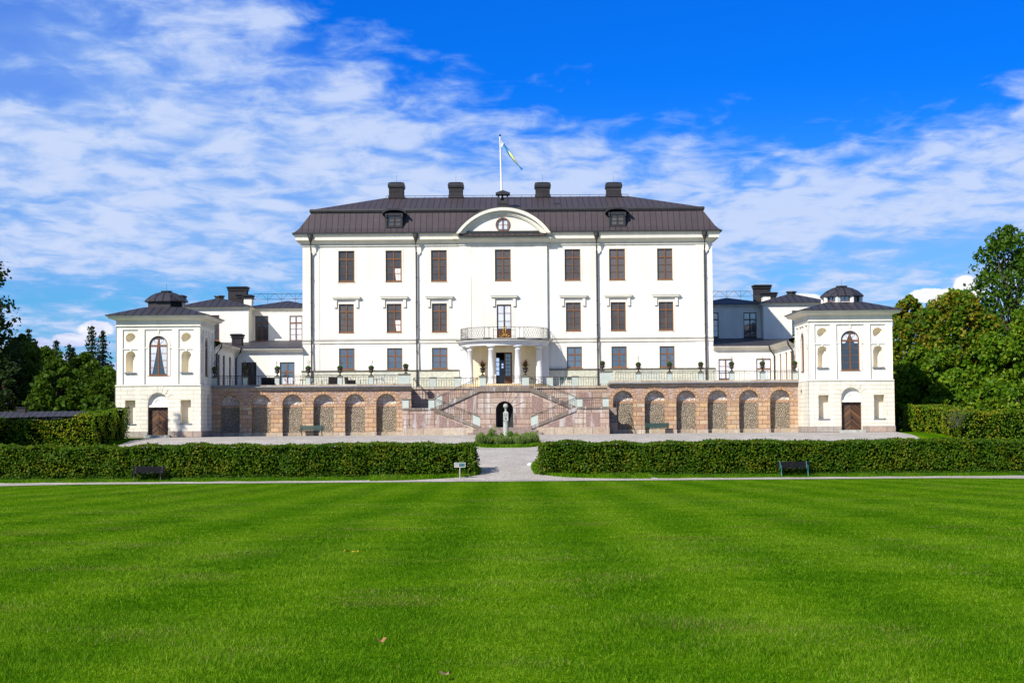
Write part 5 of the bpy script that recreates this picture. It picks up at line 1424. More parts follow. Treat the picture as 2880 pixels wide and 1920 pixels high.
# ------------------------------------------------------------------ foliage helpers
def quads(c, nrm, size, r, asp=.6, jitter=.9):
    """leaf quads at points c, roughly facing nrm; returns (n*4, 3)"""
    n = len(c)
    v = nrm + r.normal(0, jitter, (n, 3)); v /= np.linalg.norm(v, axis=1, keepdims=True) + 1e-9
    a = np.cross(v, r.normal(0, 1, (n, 3))); a /= np.linalg.norm(a, axis=1, keepdims=True) + 1e-9
    b = np.cross(v, a)
    s = (size*(.6+.8*r.random(n)))[:, None] if np.isscalar(size) else size[:, None]
    p = [c - a*s*.5, c + b*s*asp*.5 + a*s*.02, c + a*s*.5, c - b*s*asp*.5 + a*s*.02]
    return np.stack(p, 1).reshape(-1, 3)
def blob_points(cen, rad, n, r, shell=.55):
    """points in an uneven ellipsoid, most of them near its skin"""
    d = r.normal(0, 1, (n, 3)); d /= np.linalg.norm(d, axis=1, keepdims=True)
    rr = shell + (1-shell)*r.random(n)**.6
    ph = r.random(3)*6
    bump_ = 1 + .13*np.sin(d[:,0]*5+ph[0])*np.sin(d[:,2]*5+ph[1]) + .08*np.sin(d[:,1]*11+ph[2])
    p = cen + d*rad*(rr*bump_)[:, None]
    return p, d
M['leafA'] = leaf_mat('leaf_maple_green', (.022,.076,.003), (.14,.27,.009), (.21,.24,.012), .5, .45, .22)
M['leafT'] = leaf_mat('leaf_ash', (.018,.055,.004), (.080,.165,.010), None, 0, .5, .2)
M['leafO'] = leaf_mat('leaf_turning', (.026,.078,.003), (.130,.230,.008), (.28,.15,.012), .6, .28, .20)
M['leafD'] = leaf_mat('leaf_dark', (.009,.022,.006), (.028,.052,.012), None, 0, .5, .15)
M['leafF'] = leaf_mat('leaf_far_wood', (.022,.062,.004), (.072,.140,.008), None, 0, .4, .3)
M['leafL'] = leaf_mat('leaf_lime', (.05,.10,.006), (.10,.17,.012), None, 0, .5)
M['needle'] = leaf_mat('spruce_needles', (.007,.018,.008), (.020,.038,.014), None, 0, .6, .08)
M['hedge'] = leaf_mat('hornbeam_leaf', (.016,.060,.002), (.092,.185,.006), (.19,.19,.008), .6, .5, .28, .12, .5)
M['hedgeB'] = leaf_mat('hornbeam_leaf_pale', (.030,.095,.003), (.16,.275,.010), (.34,.28,.012), .75, .33, .32, .12, .5)  # paler, yellower leaf tint for the hedges flanking the forecourt
M['hedgeshade'] = plain('hedge_inner_shade', (.005,.010,.002), .95, .5, 3, spec=0, bmp=.8, bscale=6)  # near-black colour stands for the shade between the leaves
M['weed'] = leaf_mat('ground_weed', (.025,.075,.004), (.07,.16,.010), None, 0, .8, .25)
M['twig'] = plain('bare_twigs', (.10,.085,.06), .9, .3, 6)

def limb(mb, p, q, r0, r1, wob, r, n=7):
    p, q = np.array(p, float), np.array(q, float); pts = []
    for i in range(n+1):
        f = i/n; pts.append(tuple(p+(q-p)*f + r.normal(0, wob, 3)*(0 < i < n)))
    mb.tube(pts, r0, 7, r1); return pts
def tree(name, x, y, h, rx, label, cat, group, mat_, seed, n=11000, leaf=.32, crown0=.05, clumps=46, rz=None, taper=.5, ry=None, gap=0.0, trunk=.28):
    """broadleaf tree: tapered trunk, limbs, and a crown of many leaf clumps with gaps between"""
    r = np.random.default_rng(seed); z0 = gz(y)-.1
    root = thing(name, (x, y, z0), label, cat, group)
    ry = ry or rx; zc0, zc1 = z0+h*crown0, z0+h
    cs = []
    for k in range(clumps):
        f = (k+.5)/clumps; z = zc0+(zc1-zc0)*(f**.9)
        prof_ = (sin(pi*min(1, (f*.93+.09)))**taper)
        a = k*2.39996 + r.normal(0, .3); q = prof_*(.40+.60*sqrt(r.random()))*(.76+.20*r.random())
        s = rx*(.17+.24*r.random()**1.4)*(.55+.5*prof_)
        cs.append((np.array([x+rx*q*cos(a), y+ry*q*sin(a), z-s*.5*f]), np.array([s*1.15, s*1.15, s*.85])))
    P, D = [], []
    m = int(n/clumps)
    for c, s in cs:
        p, d = blob_points(c, s, m, r, .5)
        P.append(p); D.append(d)
    P = np.concatenate(P); D = np.concatenate(D)
    P = P[P[:,2] > z0+.15]; D = D[:len(P)]
    np_mesh('crown', quads(P, D*.8+np.array([0,0,.35]), leaf*(.6+.9*r.random(len(P))), r, .75, 1.05), 4, mat_, root)
    tb = MB()
    top = limb(tb, (x, y, z0-.2), (x+r.normal(0,.2), y, z0+h*.80), trunk*h/12, trunk*h/12*.25, .06, r, 9)
    for c, s in cs[::2]:
        b0 = top[min(8, max(2, int((c[2]-z0)/h*9)-2))]
        limb(tb, b0, c, trunk*h/12*.32, .03, .12, r, 5)
    tb.build('trunk', M['bark'], root)
    return root
def spruce(x, y, h, rx, label, seed, n=5200):
    r = np.random.default_rng(seed); z0 = gz(y)-.1
    root = thing('spruce_tree', (x, y, z0), label, 'spruce tree', 'spruces behind the garden')
    P, D = [], []
    tiers = 26
    for k in range(tiers):
        f = k/tiers; z = z0+h*(.10+.90*f); R_ = rx*(1-f)**.85*(.85+.3*r.random())+.10
        nb = int(9-4*f)
        for j in range(nb):
            a = 2*pi*j/nb + k*1.1 + r.normal(0,.15); L = R_*(.7+.45*r.random()); m = max(6, int(n/(tiers*7)*(L/rx+.25)))
            s = r.random(m)**.7
            px = x+np.cos(a)*L*s + r.normal(0,.09+.10*(1-f),m)*(.4+s); py = y+np.sin(a)*L*s + r.normal(0,.09+.10*(1-f),m)*(.4+s)
            pz = z - L*.42*s + L*.16*s**2.5 - np.abs(r.normal(0,.16,m))*s + r.normal(0,.05,m)
            P.append(np.stack([px,py,pz],1)); D.append(np.tile([cos(a)*.5, sin(a)*.5, .6], (m,1)))
    P = np.concatenate(P); D = np.concatenate(D)
    np_mesh('crown', quads(P, D, .34, r, .42, .6), 4, M['needle'], root)
    tb = MB(); limb(tb, (x,y,z0-.2), (x,y,z0+h*.99), .26, .02, .01, r, 6); tb.build('trunk', M['bark'], root)
    return root

# ------------------------------------------------------------------ planted urns
def urn_plants(o, kind, seed):
    r = np.random.default_rng(seed)
    if kind == 'agave':
        mb = MB()
        for k in range(80):
            a = r.random()*2*pi; e = radians(20+65*r.random()); L = .50+.32*r.random()
            d_ = Vector((cos(a)*cos(e), sin(a)*cos(e), sin(e))); s_ = Vector((-sin(a), cos(a), 0))*.034
            b0 = Vector(o.location)+Vector((0,0,.64)); m1 = b0+d_*L*.6+Vector((0,0,-.02)); t1 = b0+d_*L+Vector((0,0,-.10*cos(e)))
            mb.add([tuple(b0-s_), tuple(b0+s_), tuple(m1+s_*.8), tuple(t1), tuple(m1-s_*.8)], [(0,1,2,4), (4,2,3)])
        return mb.build('foliage', M['spike'], o)
    n = 420
    d = r.normal(0,1,(n,3)); d /= np.linalg.norm(d,axis=1,keepdims=True); d[:,2] = np.abs(d[:,2])
    c = d*np.array([.23,.23,.17])*(.6+.4*r.random((n,1)))+np.array([0,0,.66])
    q = quads(c, d, .075, r, .6)
    loc = np.array(o.location)
    p = np_mesh('foliage', q+loc, 4, M['weed'], o)
    if kind == 'flower':
        mb = MB()
        for k in range(7):
            a = r.random()*2*pi; L = .25+.25*r.random(); tx, ty = cos(a)*.22*r.random(), sin(a)*.2*r.random()
            mb.tube([(loc[0]+tx*.4, loc[1]+ty*.4, loc[2]+.74), (loc[0]+tx, loc[1]+ty, loc[2]+.80+L)], .006, 4)
            mb.lathe([(.004, loc[2]+.79+L), (.022, loc[2]+.81+L), (.018, loc[2]+.84+L), (.003, loc[2]+.85+L)], (loc[0]+tx, loc[1]+ty), 6)
        mb.build('flower_stem', M['bark'], o)
    return p
M['spike'] = leaf_mat('cordyline_leaf', (.08,.022,.018), (.16,.055,.035), None, 0, .5, .2)
def make_urn(loc, label, group='cast iron urns along the terrace', kind='flower', seed=1, sc=1.0):
    o = thing('planted_urn', loc, label, 'urn', group)
    x, y, z = loc
    P = [(.17,0),(.17,.05),(.13,.06),(.10,.09),(.05,.13),(.042,.20),(.07,.225),(.13,.26),(.19,.30),(.205,.34),(.175,.355),(.165,.37),(.18,.45),(.20,.56),(.25,.61),(.26,.63),(.245,.645),(.20,.63),(.16,.60)]
    MB().lathe([(r_, z+h_) for r_, h_ in P], (x, y), 20).build('bowl', M['bronze'], o, smooth=True)
    for s in (-1, 1):
        MB().tube([(x+s*.19, y, z+.34), (x+s*.27, y, z+.36), (x+s*.285, y, z+.43), (x+s*.23, y, z+.47), (x+s*.20, y, z+.45)], .014, 5).build('handle', M['bronze'], o)
    urn_plants(o, kind, seed)
    return o
ulab = ['urn in deep shade beside the pavilion with the dark lantern', 'shaded urn before the dark open doorway of the wing', 'urn beside the window of the wing with two pale panes',
        'urn in front of the palace corner next to the leftmost downpipe', "urn under the palace's first window column from the dark-lantern side", 'urn against bare white wall between the first two window columns', 'urn on the wide end pier beside the dark stair recess',
        'urn with tall stems right of the first bay of the sunlit terrace', 'urn in front of the last ground floor window of the palace', 'urn just left of the rightmost downpipe of the palace', 'urn beside the glazed double door of the sunlit wing', 'urn before the curtained door of the sunlit wing', 'urn at the end of the terrace beside the white-lantern pavilion', 'urn on the end pier next to the second downpipe from the right']
for k, loc in enumerate(URNS):
    make_urn(loc, 'dark ' + ulab[k], kind='flower' if k not in (6, 9, 13) else 'low', seed=40+k)
make_urn(AGAVE[0], 'urn with a spiky red-leaved plant, left of the entrance columns', 'urns with spiky plants at the head of the stair', 'agave', 71)
make_urn(AGAVE[1], 'urn with a spiky red-leaved plant, right of the entrance columns', 'urns with spiky plants at the head of the stair', 'agave', 72)

# ------------------------------------------------------------------ benches
def make_bench(loc, label, slat, iron, L=2.0):
    o = thing('garden_bench', loc, label, 'bench', 'garden benches'); x, y, z = loc
    s = MB()
    for k in range(5): s.box(x-L/2, x+L/2, y-.30+k*.095, y-.30+k*.095+.075, z+.42, z+.455)
    s.build('seat', slat, o)
    s = MB()
    for k in range(4):
        zz = z+.50+k*.095; yy = y+.20+k*.035
        s.add([(x-L/2,yy,zz),(x+L/2,yy,zz),(x+L/2,yy+.028,zz+.08),(x-L/2,yy+.028,zz+.08),(x-L/2,yy+.03,zz-.01),(x+L/2,yy+.03,zz-.01),(x+L/2,yy+.055,zz+.07),(x-L/2,yy+.055,zz+.07)], [(0,1,2,3),(7,6,5,4),(0,4,5,1),(1,5,6,2),(2,6,7,3),(3,7,4,0)])
    s.build('backrest', slat, o)
    for f in (-1, 1):
        xx = x+f*(L/2-.18); m_ = MB()
        m_.tube([(xx, y-.34, z-.02), (xx, y-.27, z+.22), (xx, y-.29, z+.40), (xx, y+.16, z+.40), (xx, y+.33, z+.90)], .022, 6)
        m_.tube([(xx, y+.34, z-.02), (xx, y+.20, z+.22), (xx, y+.17, z+.40)], .022, 6)
        m_.tube([(xx, y-.28, z+.22), (xx, y, z+.27), (xx, y+.20, z+.22)], .016, 5)
        m_.tube([(xx, y-.29, z+.42), (xx, y-.32, z+.60), (xx, y-.10, z+.64), (xx, y+.23, z+.62)], .018, 5)
        m_.build('leg', iron, o)
    return o
bu = WX(876, 1215, 142.0); make_bench((bu, 142.2, GB), 'green slatted bench against the shaded arcade, below the fourth urn', M['green'], M['iron'])
bu = WX(1849, 1208, 142.0); make_bench((bu, 142.2, GB), 'green slatted bench against the sunlit arcade, before its second bay', M['green'], M['iron'])
bx_ = WX(411, 1350, 107.7); make_bench((bx_, 108.3, gz(108.3)), 'dark slatted bench in front of the clipped hedge, with black iron ends', M['benchdark'], M['iron'], 2.0)
bx_ = WX(2238, 1338, 107.7); make_bench((bx_, 108.3, gz(108.3)), 'dark slatted bench in front of the clipped hedge, with turquoise iron ends', M['benchdark'], M['teal'], 2.0)

# ------------------------------------------------------------------ terrace furniture
TZ = ZT
def table(loc, label, r, mt, grp):
    o = thing('terrace_table', loc, label, 'table', grp); x, y, z = loc
    MB().lathe([(r-.02, z+.70), (r, z+.705), (r, z+.725), (r-.02, z+.73)], (x, y), 20).build('tabletop', mt, o)
    MB().lathe([(.03, z+.03), (.025, z+.70)], (x, y), 8).build('stem', M['iron'], o)
    for k in range(3):
        a = 2*pi*k/3; MB().tube([(x, y, z+.10), (x+cos(a)*.25, y+sin(a)*.25, z+.02)], .016, 5).build('foot', M['iron'], o)
    return o
def cafe_chair(loc, label, rz, mt, grp):
    o = thing('terrace_chair', (0,0,0), label, 'chair', grp); ORG[o.name] = Vector((0,0,0))
    s = MB()
    for k in range(5): s.box(-.20, .20, -.20+k*.082, -.20+k*.082+.066, .44, .462)
    s.build('seat', mt, o)
    s = MB()
    for k in range(2): s.box(-.20, .20, .23+k*.03, .25+k*.03, .62+k*.14, .72+k*.14)
    s.build('backrest', mt, o)
    for f in (-1, 1):
        MB().tube([(f*.21, -.24, 0), (f*.21, .18, .45), (f*.21, .27, .86)], .012, 5).build('leg', M['iron'] if mt != M['green'] else M['whitepaint'], o)
        MB().tube([(f*.19, .26, 0), (f*.19, -.18, .44)], .012, 5).build('leg', M['iron'] if mt != M['green'] else M['whitepaint'], o)
    o.location = loc; o.rotation_euler = (0, 0, rz); ORG[o.name] = Vector(loc)
    return o
gT, gC = 'cafe tables on the terrace', 'slatted chairs on the terrace'
tabs = [(824, 'white round table between the curtained window and the third urn'), (906, 'white round table beside the leftmost downpipe'), (1014, 'white round table left of the square dark lamp box')]
for u, lb in tabs: table((WX(u, 1075, 147.5), 147.5, TZ), lb, .42, M['whitepaint'], gT)
table((WX(1052+8, 1070, 146.2), 146.2, TZ), 'thin dark cafe table behind the sixth urn', .34, M['iron'], gT)
table((WX(850, 1072, 146.2), 146.2, TZ), 'thin dark cafe table in front of the curtained window', .34, M['iron'], gT)
for k, (u, lb, rz) in enumerate([(810, 'white chair left of the table by the curtained window', 1.4), (838, 'white chair right of the table by the curtained window', -1.5), (884, 'white chair just right of the leftmost downpipe', 1.3), (926, 'white chair left of the first dark wicker armchair', -1.4), (996, 'white chair just right of the second wicker armchair', 1.5), (1032, 'white chair between the fifth and sixth urns', -1.5), (1083, 'white chair right of the sixth urn', 1.2)]):
    cafe_chair((WX(u, 1075, 147.2 + .3*(k % 2)), 147.2 + .3*(k % 2), TZ), lb, rz, M['whitepaint'], gC)
cafe_chair((WX(1580, 1075, 150.5), 150.5, TZ), 'green slatted chair in the portico shadow, the one nearer the columns', pi, M['green'], 'green chairs by the portico')
cafe_chair((WX(1601, 1075, 150.5), 150.5, TZ), 'green slatted chair in the portico shadow, the one nearer the light', pi, M['green'], 'green chairs by the portico')
def wicker(loc, label, rz, Wd=.72):
    o = thing('wicker_armchair' if Wd < 1 else 'wicker_sofa', (0,0,0), label, 'armchair' if Wd < 1 else 'sofa', 'dark wicker seats on the terrace'); ORG[o.name] = Vector((0,0,0)); q = Wd/2
    MB().box(-q+.14, q-.14, -.32, .24, .05, .40).build('seat', M['wicker'], o)
    MB().add([(-q,.24,.05),(q,.24,.05),(q,.36,.05),(-q,.36,.05),(-q-.02,.32,.86),(q+.02,.32,.86),(q+.02,.44,.86),(-q-.02,.44,.86)], [(0,3,2,1),(4,5,6,7),(0,1,5,4),(1,2,6,5),(2,3,7,6),(3,0,4,7)]).build('backrest', M['wicker'], o)
    for s in (-1, 1): MB().box(*sorted((s*q, s*(q-.13))), -.34, .238, .05, .62).build('arm', M['wicker'], o)
    for sx in (-1, 1):
        for sy in (-.3, .3): MB().box(sx*(q-.08)-.025, sx*(q-.08)+.025, sy-.025, sy+.025, 0, .05).build('leg', M['iron'], o)
    o.location = loc; o.rotation_euler = (0,0,rz); ORG[o.name] = Vector(loc); return o
wicker((WX(936, 1075, 144.6), 144.6, TZ), 'dark wicker armchair turned back to the railing, left of the fifth urn', pi+.15)
wicker((WX(986, 1075, 145.0), 145.0, TZ), 'dark wicker armchair facing sideways, right of the fifth urn', pi*.62)
wicker((WX(760, 1075, 144.6), 144.6, TZ), 'dark wicker sofa half in shadow beside the third urn', pi, 1.35)
lx = WX(1110, 1078, 148); o = thing('lamp_box', (lx, 148, TZ), 'small square dark lamp box on the terrace before the plinth', 'lamp')
MB().box(lx-.13, lx+.13, 147.9, 148.1, TZ+.12, TZ+.40).build('housing', M['black'], o); MB().box(lx-.03, lx+.03, 147.96, 148.04, TZ, TZ+.12).build('foot', M['iron'], o)

# ------------------------------------------------------------------ stone pillar and planting bed
sx_, sy_ = WX(1422.5, 1190, 131.0), 131.0; sz = gz(131.0)-.05
pil = thing('stone_pillar', (sx_, sy_, sz), 'grey stone pillar topped by a ball, in front of the dark niche', 'pillar')
zq = lambda yv: WZ(1423, z5(yv), 131.0)
MB().lathe([(.24, sz), (.24, zq(1395)), (.205, zq(1385)), (.20, zq(1340)), (.185, zq(1290)), (.20, zq(1285)), (.20, zq(1274))], (sx_, sy_), 24).build('shaft', M['stone'], pil)
bz0, bz1 = zq(1273), zq(1168)
MB().rings(sx_-.19, sx_+.19, sy_-.19, sy_+.19, [(-.03, bz0), (.0, bz0+.05), (.0, bz1-.06), (-.03, bz1-.02), (-.06, bz1+.02), (-.10, bz1+.03)], cap=True, bottom=True).build('block', M['stone'], pil)
MB().lathe([(.10, bz1+.02), (.07, bz1+.08), (.06, bz1+.14), (.10, zq(1130))], (sx_, sy_), 16).build('neck', M['stone'], pil)
zb_ = (zq(1130)+zq(1075))/2; rb = (zq(1075)-zq(1130))/2
MB().lathe([(max(.01, rb*sin(pi*k/14)), zb_-rb*cos(pi*k/14)) for k in range(15)], (sx_, sy_), 22).build('ball', M['stone'], pil, smooth=True)
f = MB()
f.add([(sx_-.04, sy_-.205, bz0+.16), (sx_+.05, sy_-.205, bz0+.16), (sx_+.005, sy_-.205, bz0+.36), (sx_-.0, sy_-.26, bz0+.17)], [(0,1,2), (0,3,2), (1,3,2), (0,1,3)])
f.build('gnomon', M['black'], pil)
f = MB()
for a, b_, c_, d_ in ((-.12, -.03, .50, .47), (.03, .12, .50, .47), (-.06, .06, .43, .41), (-.10, -.04, .56, .53), (.04, .10, .56, .53)): f.box(sx_+a, sx_+b_, sy_-.198, sy_-.189, bz0+d_, bz0+c_)
f.build('carved_dial', plain('dark_carving', (.13,.13,.12), .9, .3, 8), pil)  # raised bars in a darker tone than the block
r = np.random.default_rng(5)
M['lav'] = leaf_mat('lavender_leaf', (.13,.20,.035), (.27,.36,.09), (.20,.25,.17), .5, 2.0, .3)
M['rose'] = leaf_mat('rose_leaf', (.07,.16,.010), (.19,.32,.03), None, 0, 2.0, .3)
def bush(name, x, y, rx, h, label, cat, grp, mt, n, kind, seed):
    r = np.random.default_rng(seed); z = gz(y); o = thing(name, (x, y, z), label, cat, grp)
    if kind == 'lav':
        a = r.random(n)*2*pi; q = np.sqrt(r.random(n))*rx; b0 = np.stack([x+np.cos(a)*q*.5, y+np.sin(a)*q*.5, np.full(n, z)], 1)
        L = h*(.65+.5*r.random(n))*(1-.35*(q/rx)**2); tp_ = b0+np.stack([np.cos(a)*q*.7, np.sin(a)*q*.7, L], 1)
        s_ = r.normal(0,1,(n,3)); s_[:,2] = 0; s_ /= np.linalg.norm(s_,axis=1,keepdims=True); s_ *= .022
        v = np.stack([b0-s_, b0+s_, tp_+s_*.7, tp_-s_*.7], 1).reshape(-1,3)
        np_mesh('foliage', v, 4, mt, o)
    else:
        P, D = [], []
        for k in range(9):
            a = r.random()*2*pi; q = rx*.6*sqrt(r.random()); p, d_ = blob_points(np.array([x+cos(a)*q, y+sin(a)*q, z+h*(.3+.6*r.random())]), np.array([rx*.4, rx*.4, h*.28]), n//9, r, .3); P.append(p); D.append(d_)
        np_mesh('foliage', quads(np.concatenate(P), np.concatenate(D), .085, r, .65), 4, mt, o)
        tb = MB()
        for k in range(5): a = r.random()*6.28; tb.tube([(x, y, z), (x+cos(a)*rx*.5, y+sin(a)*rx*.5, z+h*.8)], .012, 4)
        tb.build('stem', M['bark'], o)
    return o
# a low grass rim around the bed, soil, lavender in front, roses behind
bed0, bed1 = 124.9, 131.6; bxa, bxb = WX(1335, 1240, 126), WX(1518, 1240, 126)
mb = MB(); pts = []; N = 40
ring_ = []
for k in range(N):
    a = 2*pi*k/N; c_, s_ = cos(a), sin(a); e = 4
    rx_ = (bxb-bxa)/2; ry_ = (bed1-bed0)/2; q = (abs(c_)**e+abs(s_)**e)**(-1/e)
    ring_.append(((bxa+bxb)/2+rx_*c_*q, (bed0+bed1)/2+ry_*s_*q))
mb.add([(x, y, gz(y)+.02) for x, y in ring_]+[(x*.985+.0, y, gz(y)+.10) for x, y in ring_], [(k, (k+1) % N, (k+1) % N+N, k+N) for k in range(N)] + [tuple(range(N, 2*N))])
prop(mb.build('planting_bed', M['lawn']), kind='structure')
gq = np.random.default_rng(77); n = 9000
k_ = gq.integers(0, N, n); f_ = gq.random(n)[:,None]; A_ = np.array(ring_)
pp2 = A_[k_]*(1-f_)+A_[(k_+1) % N]*f_; cc = np.array([(bxa+bxb)/2, (bed0+bed1)/2]); pp2 = cc+(pp2-cc)*(1+.00-.16*gq.random((n,1)))
zz2 = np.interp(pp2[:,1], GPX, GPZ)+.06; hh = .08+.14*gq.random(n); aa = gq.random(n)*6.28
p0 = np.stack([pp2[:,0]-.03*np.cos(aa), pp2[:,1]-.03*np.sin(aa), zz2], 1); p1 = np.stack([pp2[:,0]+.03*np.cos(aa), pp2[:,1]+.03*np.sin(aa), zz2], 1); p2 = np.stack([pp2[:,0]+gq.normal(0,.04,n), pp2[:,1]+gq.normal(0,.04,n), zz2+hh], 1)
prop(np_mesh('bed_grass', np.stack([p0,p1,p2],1).reshape(-1,3), 3, M['blade']), 'rim of short grass around the planting bed', 'grass', kind='stuff')
for k in range(9):
    u = 1352+18.6*k
    bush('lavender_plant', WX(u, 1245, 126.3), 126.3+.25*((k*7) % 3), .36, .62+.10*((k*5) % 3 == 0)+(.22 if k in (0, 7, 8) else 0), 'grey-green tufted plant in the front row of the planting bed', 'plant', 'tufted plants in the planting bed', M['lav'], 520, 'lav', 300+k)
for k in range(7):
    u = 1362+23*k
    bush('rose_bush', WX(u, 1230, 128.6), 128.6+.4*((k*3) % 3), .5, .62+.12*((k*5) % 4)/3+(.55 if k == 1 else 0), 'leafy bush in the back row of the planting bed', 'bush', 'leafy bushes in the planting bed', M['rose'], 700, 'bush', 320+k)

# ------------------------------------------------------------------ information sign
gx, gy = WX(1293.5, 1335, 107.75), 107.75; gzz = gz(gy)
sg = thing('information_sign', (gx, gy, gzz), 'small framed information sign on a pale post before the hedge', 'sign')
MB().tube([(gx, gy, gzz-.05), (gx, gy, gzz+.80)], .034, 8).build('post', M['stone'], sg)
def tilt(u, w, z): return (gx+u, gy-.03-.42*w+.10*(z-.80), gzz+z)
z0, z1 = .78, 1.02
pm = MB(tilt); pm.box(-.32, .32, 0, .06, z0, z1)
pl = pm.build('panel', plain('sign_teal', (.03,.11,.11), .5, .2, 5), sg)
fr = MB(tilt); fr.box(-.34, .34, .06, .075, z1-.0, z1+.02).box(-.34, .34, .06, .075, z0-.02, z0).box(-.34, -.32, .06, .075, z0, z1).box(.32, .34, .06, .075, z0, z1).build('frame', M['whitepaint'], pl)
MB(tilt).box(-.29, -.05, .062, .068, z0+.055, z1-.03).build('text_field', plain('printed_pale', (.42,.43,.42), .6, .2, 14), pl)
MB(tilt).box(-.29, -.05, .061, .066, z0+.01, z0+.05).build('photo_strip', plain('printed_brick_red', (.42,.20,.13), .5, .3, 20), pl)
MB(tilt).box(.0, .28, .062, .066, z0+.04, z1-.05).build('photo_field', plain('printed_blue', (.045,.12,.16), .5, .5, 9), pl)
tl = MB(tilt)
for k in range(4): tl.box(-.27, -.08-.03*(k % 2), .069, .071, z1-.055-k*.028, z1-.046-k*.028)
tl.build('text_line', M['iron'], pl)
rx0, ry0 = G(1490, 1310)
o = thing('white_stone', (rx0, ry0, gz(ry0)), 'white painted stone at the path edge by the hedge end', 'stone')
bm_ = MB().lathe([(.05, gz(ry0)-.03), (.16, gz(ry0)+.03), (.17, gz(ry0)+.12), (.10, gz(ry0)+.20), (.02, gz(ry0)+.22)], (rx0, ry0), 9).build('boulder', M['whitepaint'], o, smooth=True)

# ------------------------------------------------------------------ clipped hedges
def hedge(label, corners, h, seed, mt, dens=190, leaf=.13, seg=.5, hf=None, grp='clipped hedges'):
    """corners: footprint polygon (x, y), anticlockwise from above; clipped faces of leaves over a dark inside"""
    r = np.random.default_rng(seed)
    cx = sum(p[0] for p in corners)/len(corners); cy = sum(p[1] for p in corners)/len(corners)
    o = thing('hedge', (cx, cy, gz(cy)), label, 'hedge', grp)
    H = lambda x, y: (hf(x, y) if hf else h)
    def topz(x, y): return gz(y)+H(x, y)
    P, D = [], []; n = len(corners)
    core = MB()
    for k in range(n):
        a, b_ = np.array(corners[k]), np.array(corners[(k+1) % n]); L = np.linalg.norm(b_-a); tn = (b_-a)/L; nr = np.array([tn[1], -tn[0]])
        m = int(L*h*dens); s = r.random(m)*L; v = r.random(m)**.92
        xy = a+np.outer(s, tn)
        zz = np.array([gz(y) for y in xy[:,1]]); hh = np.array([H(x, y) for x, y in xy])
        wav = .11*np.sin(s*1.7+seed)+.12*np.sin(s*4.3+2*seed+3*v)*np.sin(v*6+s*.9)+.05*np.sin(s*9+v*8) + .06*np.sin(v*7+s*2.2)
        dep = -np.abs(r.normal(0,.11,m))+wav-.07*(v < .16)*(1-v/.16)*4*.6
        xy = xy+np.outer(dep, nr)
        P.append(np.stack([xy[:,0], xy[:,1], zz+hh*v],1)); D.append(np.tile([nr[0], nr[1], .45],(m,1)))
    poly = [Vector((x, y, 0)) for x, y in corners]; tri = tessellate_polygon([poly])
    for tr in tri:
        A, B_, C_ = [np.array(corners[i]) for i in tr]; ar = abs((B_[0]-A[0])*(C_[1]-A[1])-(B_[1]-A[1])*(C_[0]-A[0]))/2
        m = int(ar*dens*.8); u = np.sqrt(r.random(m)); v = r.random(m)
        xy = np.outer(1-u, A)+np.outer(u*(1-v), B_)+np.outer(u*v, C_)
        zt = np.array([topz(x, y) for x, y in xy])+.05*np.sin(xy[:,0]*2.1)+.04*np.sin(xy[:,0]*5.7+xy[:,1]*3)+np.abs(r.normal(0,.045,m))-.03
        P.append(np.stack([xy[:,0], xy[:,1], zt],1)); D.append(np.tile([0,0,1.0],(m,1)))
    # stray shoots above the shears
    P = np.concatenate(P); D = np.concatenate(D)
    np_mesh('foliage', quads(P, D, leaf*(.75+.6*r.random(len(P))), r, .72, .95), 4, mt, o)
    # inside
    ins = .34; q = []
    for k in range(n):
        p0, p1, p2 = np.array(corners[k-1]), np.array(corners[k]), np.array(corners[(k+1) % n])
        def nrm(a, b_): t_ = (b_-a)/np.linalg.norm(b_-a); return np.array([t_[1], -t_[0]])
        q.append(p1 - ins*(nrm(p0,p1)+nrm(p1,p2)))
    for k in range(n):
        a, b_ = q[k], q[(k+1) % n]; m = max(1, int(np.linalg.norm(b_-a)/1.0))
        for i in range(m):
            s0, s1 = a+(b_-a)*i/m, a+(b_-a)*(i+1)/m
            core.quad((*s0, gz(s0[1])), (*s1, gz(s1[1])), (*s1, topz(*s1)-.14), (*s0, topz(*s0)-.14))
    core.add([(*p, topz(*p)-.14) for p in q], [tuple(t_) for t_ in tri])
    core.build('stems', M['hedgeshade'], o)  # closed shell of painted inner shade, not modelled stems
    return o
HY0, HY1 = 108.95, 111.7
hx0, hx1 = WX(1336, 1290, HY0), WX(1517, 1290, HY0)
hL = 2.22
def topline(x, y): return ZC + 0
def hfun(x, y): return 1.96 - .075*(y-108.95) + .05*sin(x*.55) + .03*sin(x*1.9+1)
hedge('long clipped hedge with a black-ended bench in front, beside the information sign', [(-42, HY0), (hx0, HY0), (hx0, HY1), (-42, HY1)], 2.2, 3, M['hedge'], hf=hfun)
hedge('long clipped hedge with a turquoise-ended bench in front, beside the white stone', [(hx1, HY0), (42, HY0), (42, HY1), (hx1, HY1)], 2.2, 9, M['hedge'], hf=hfun)
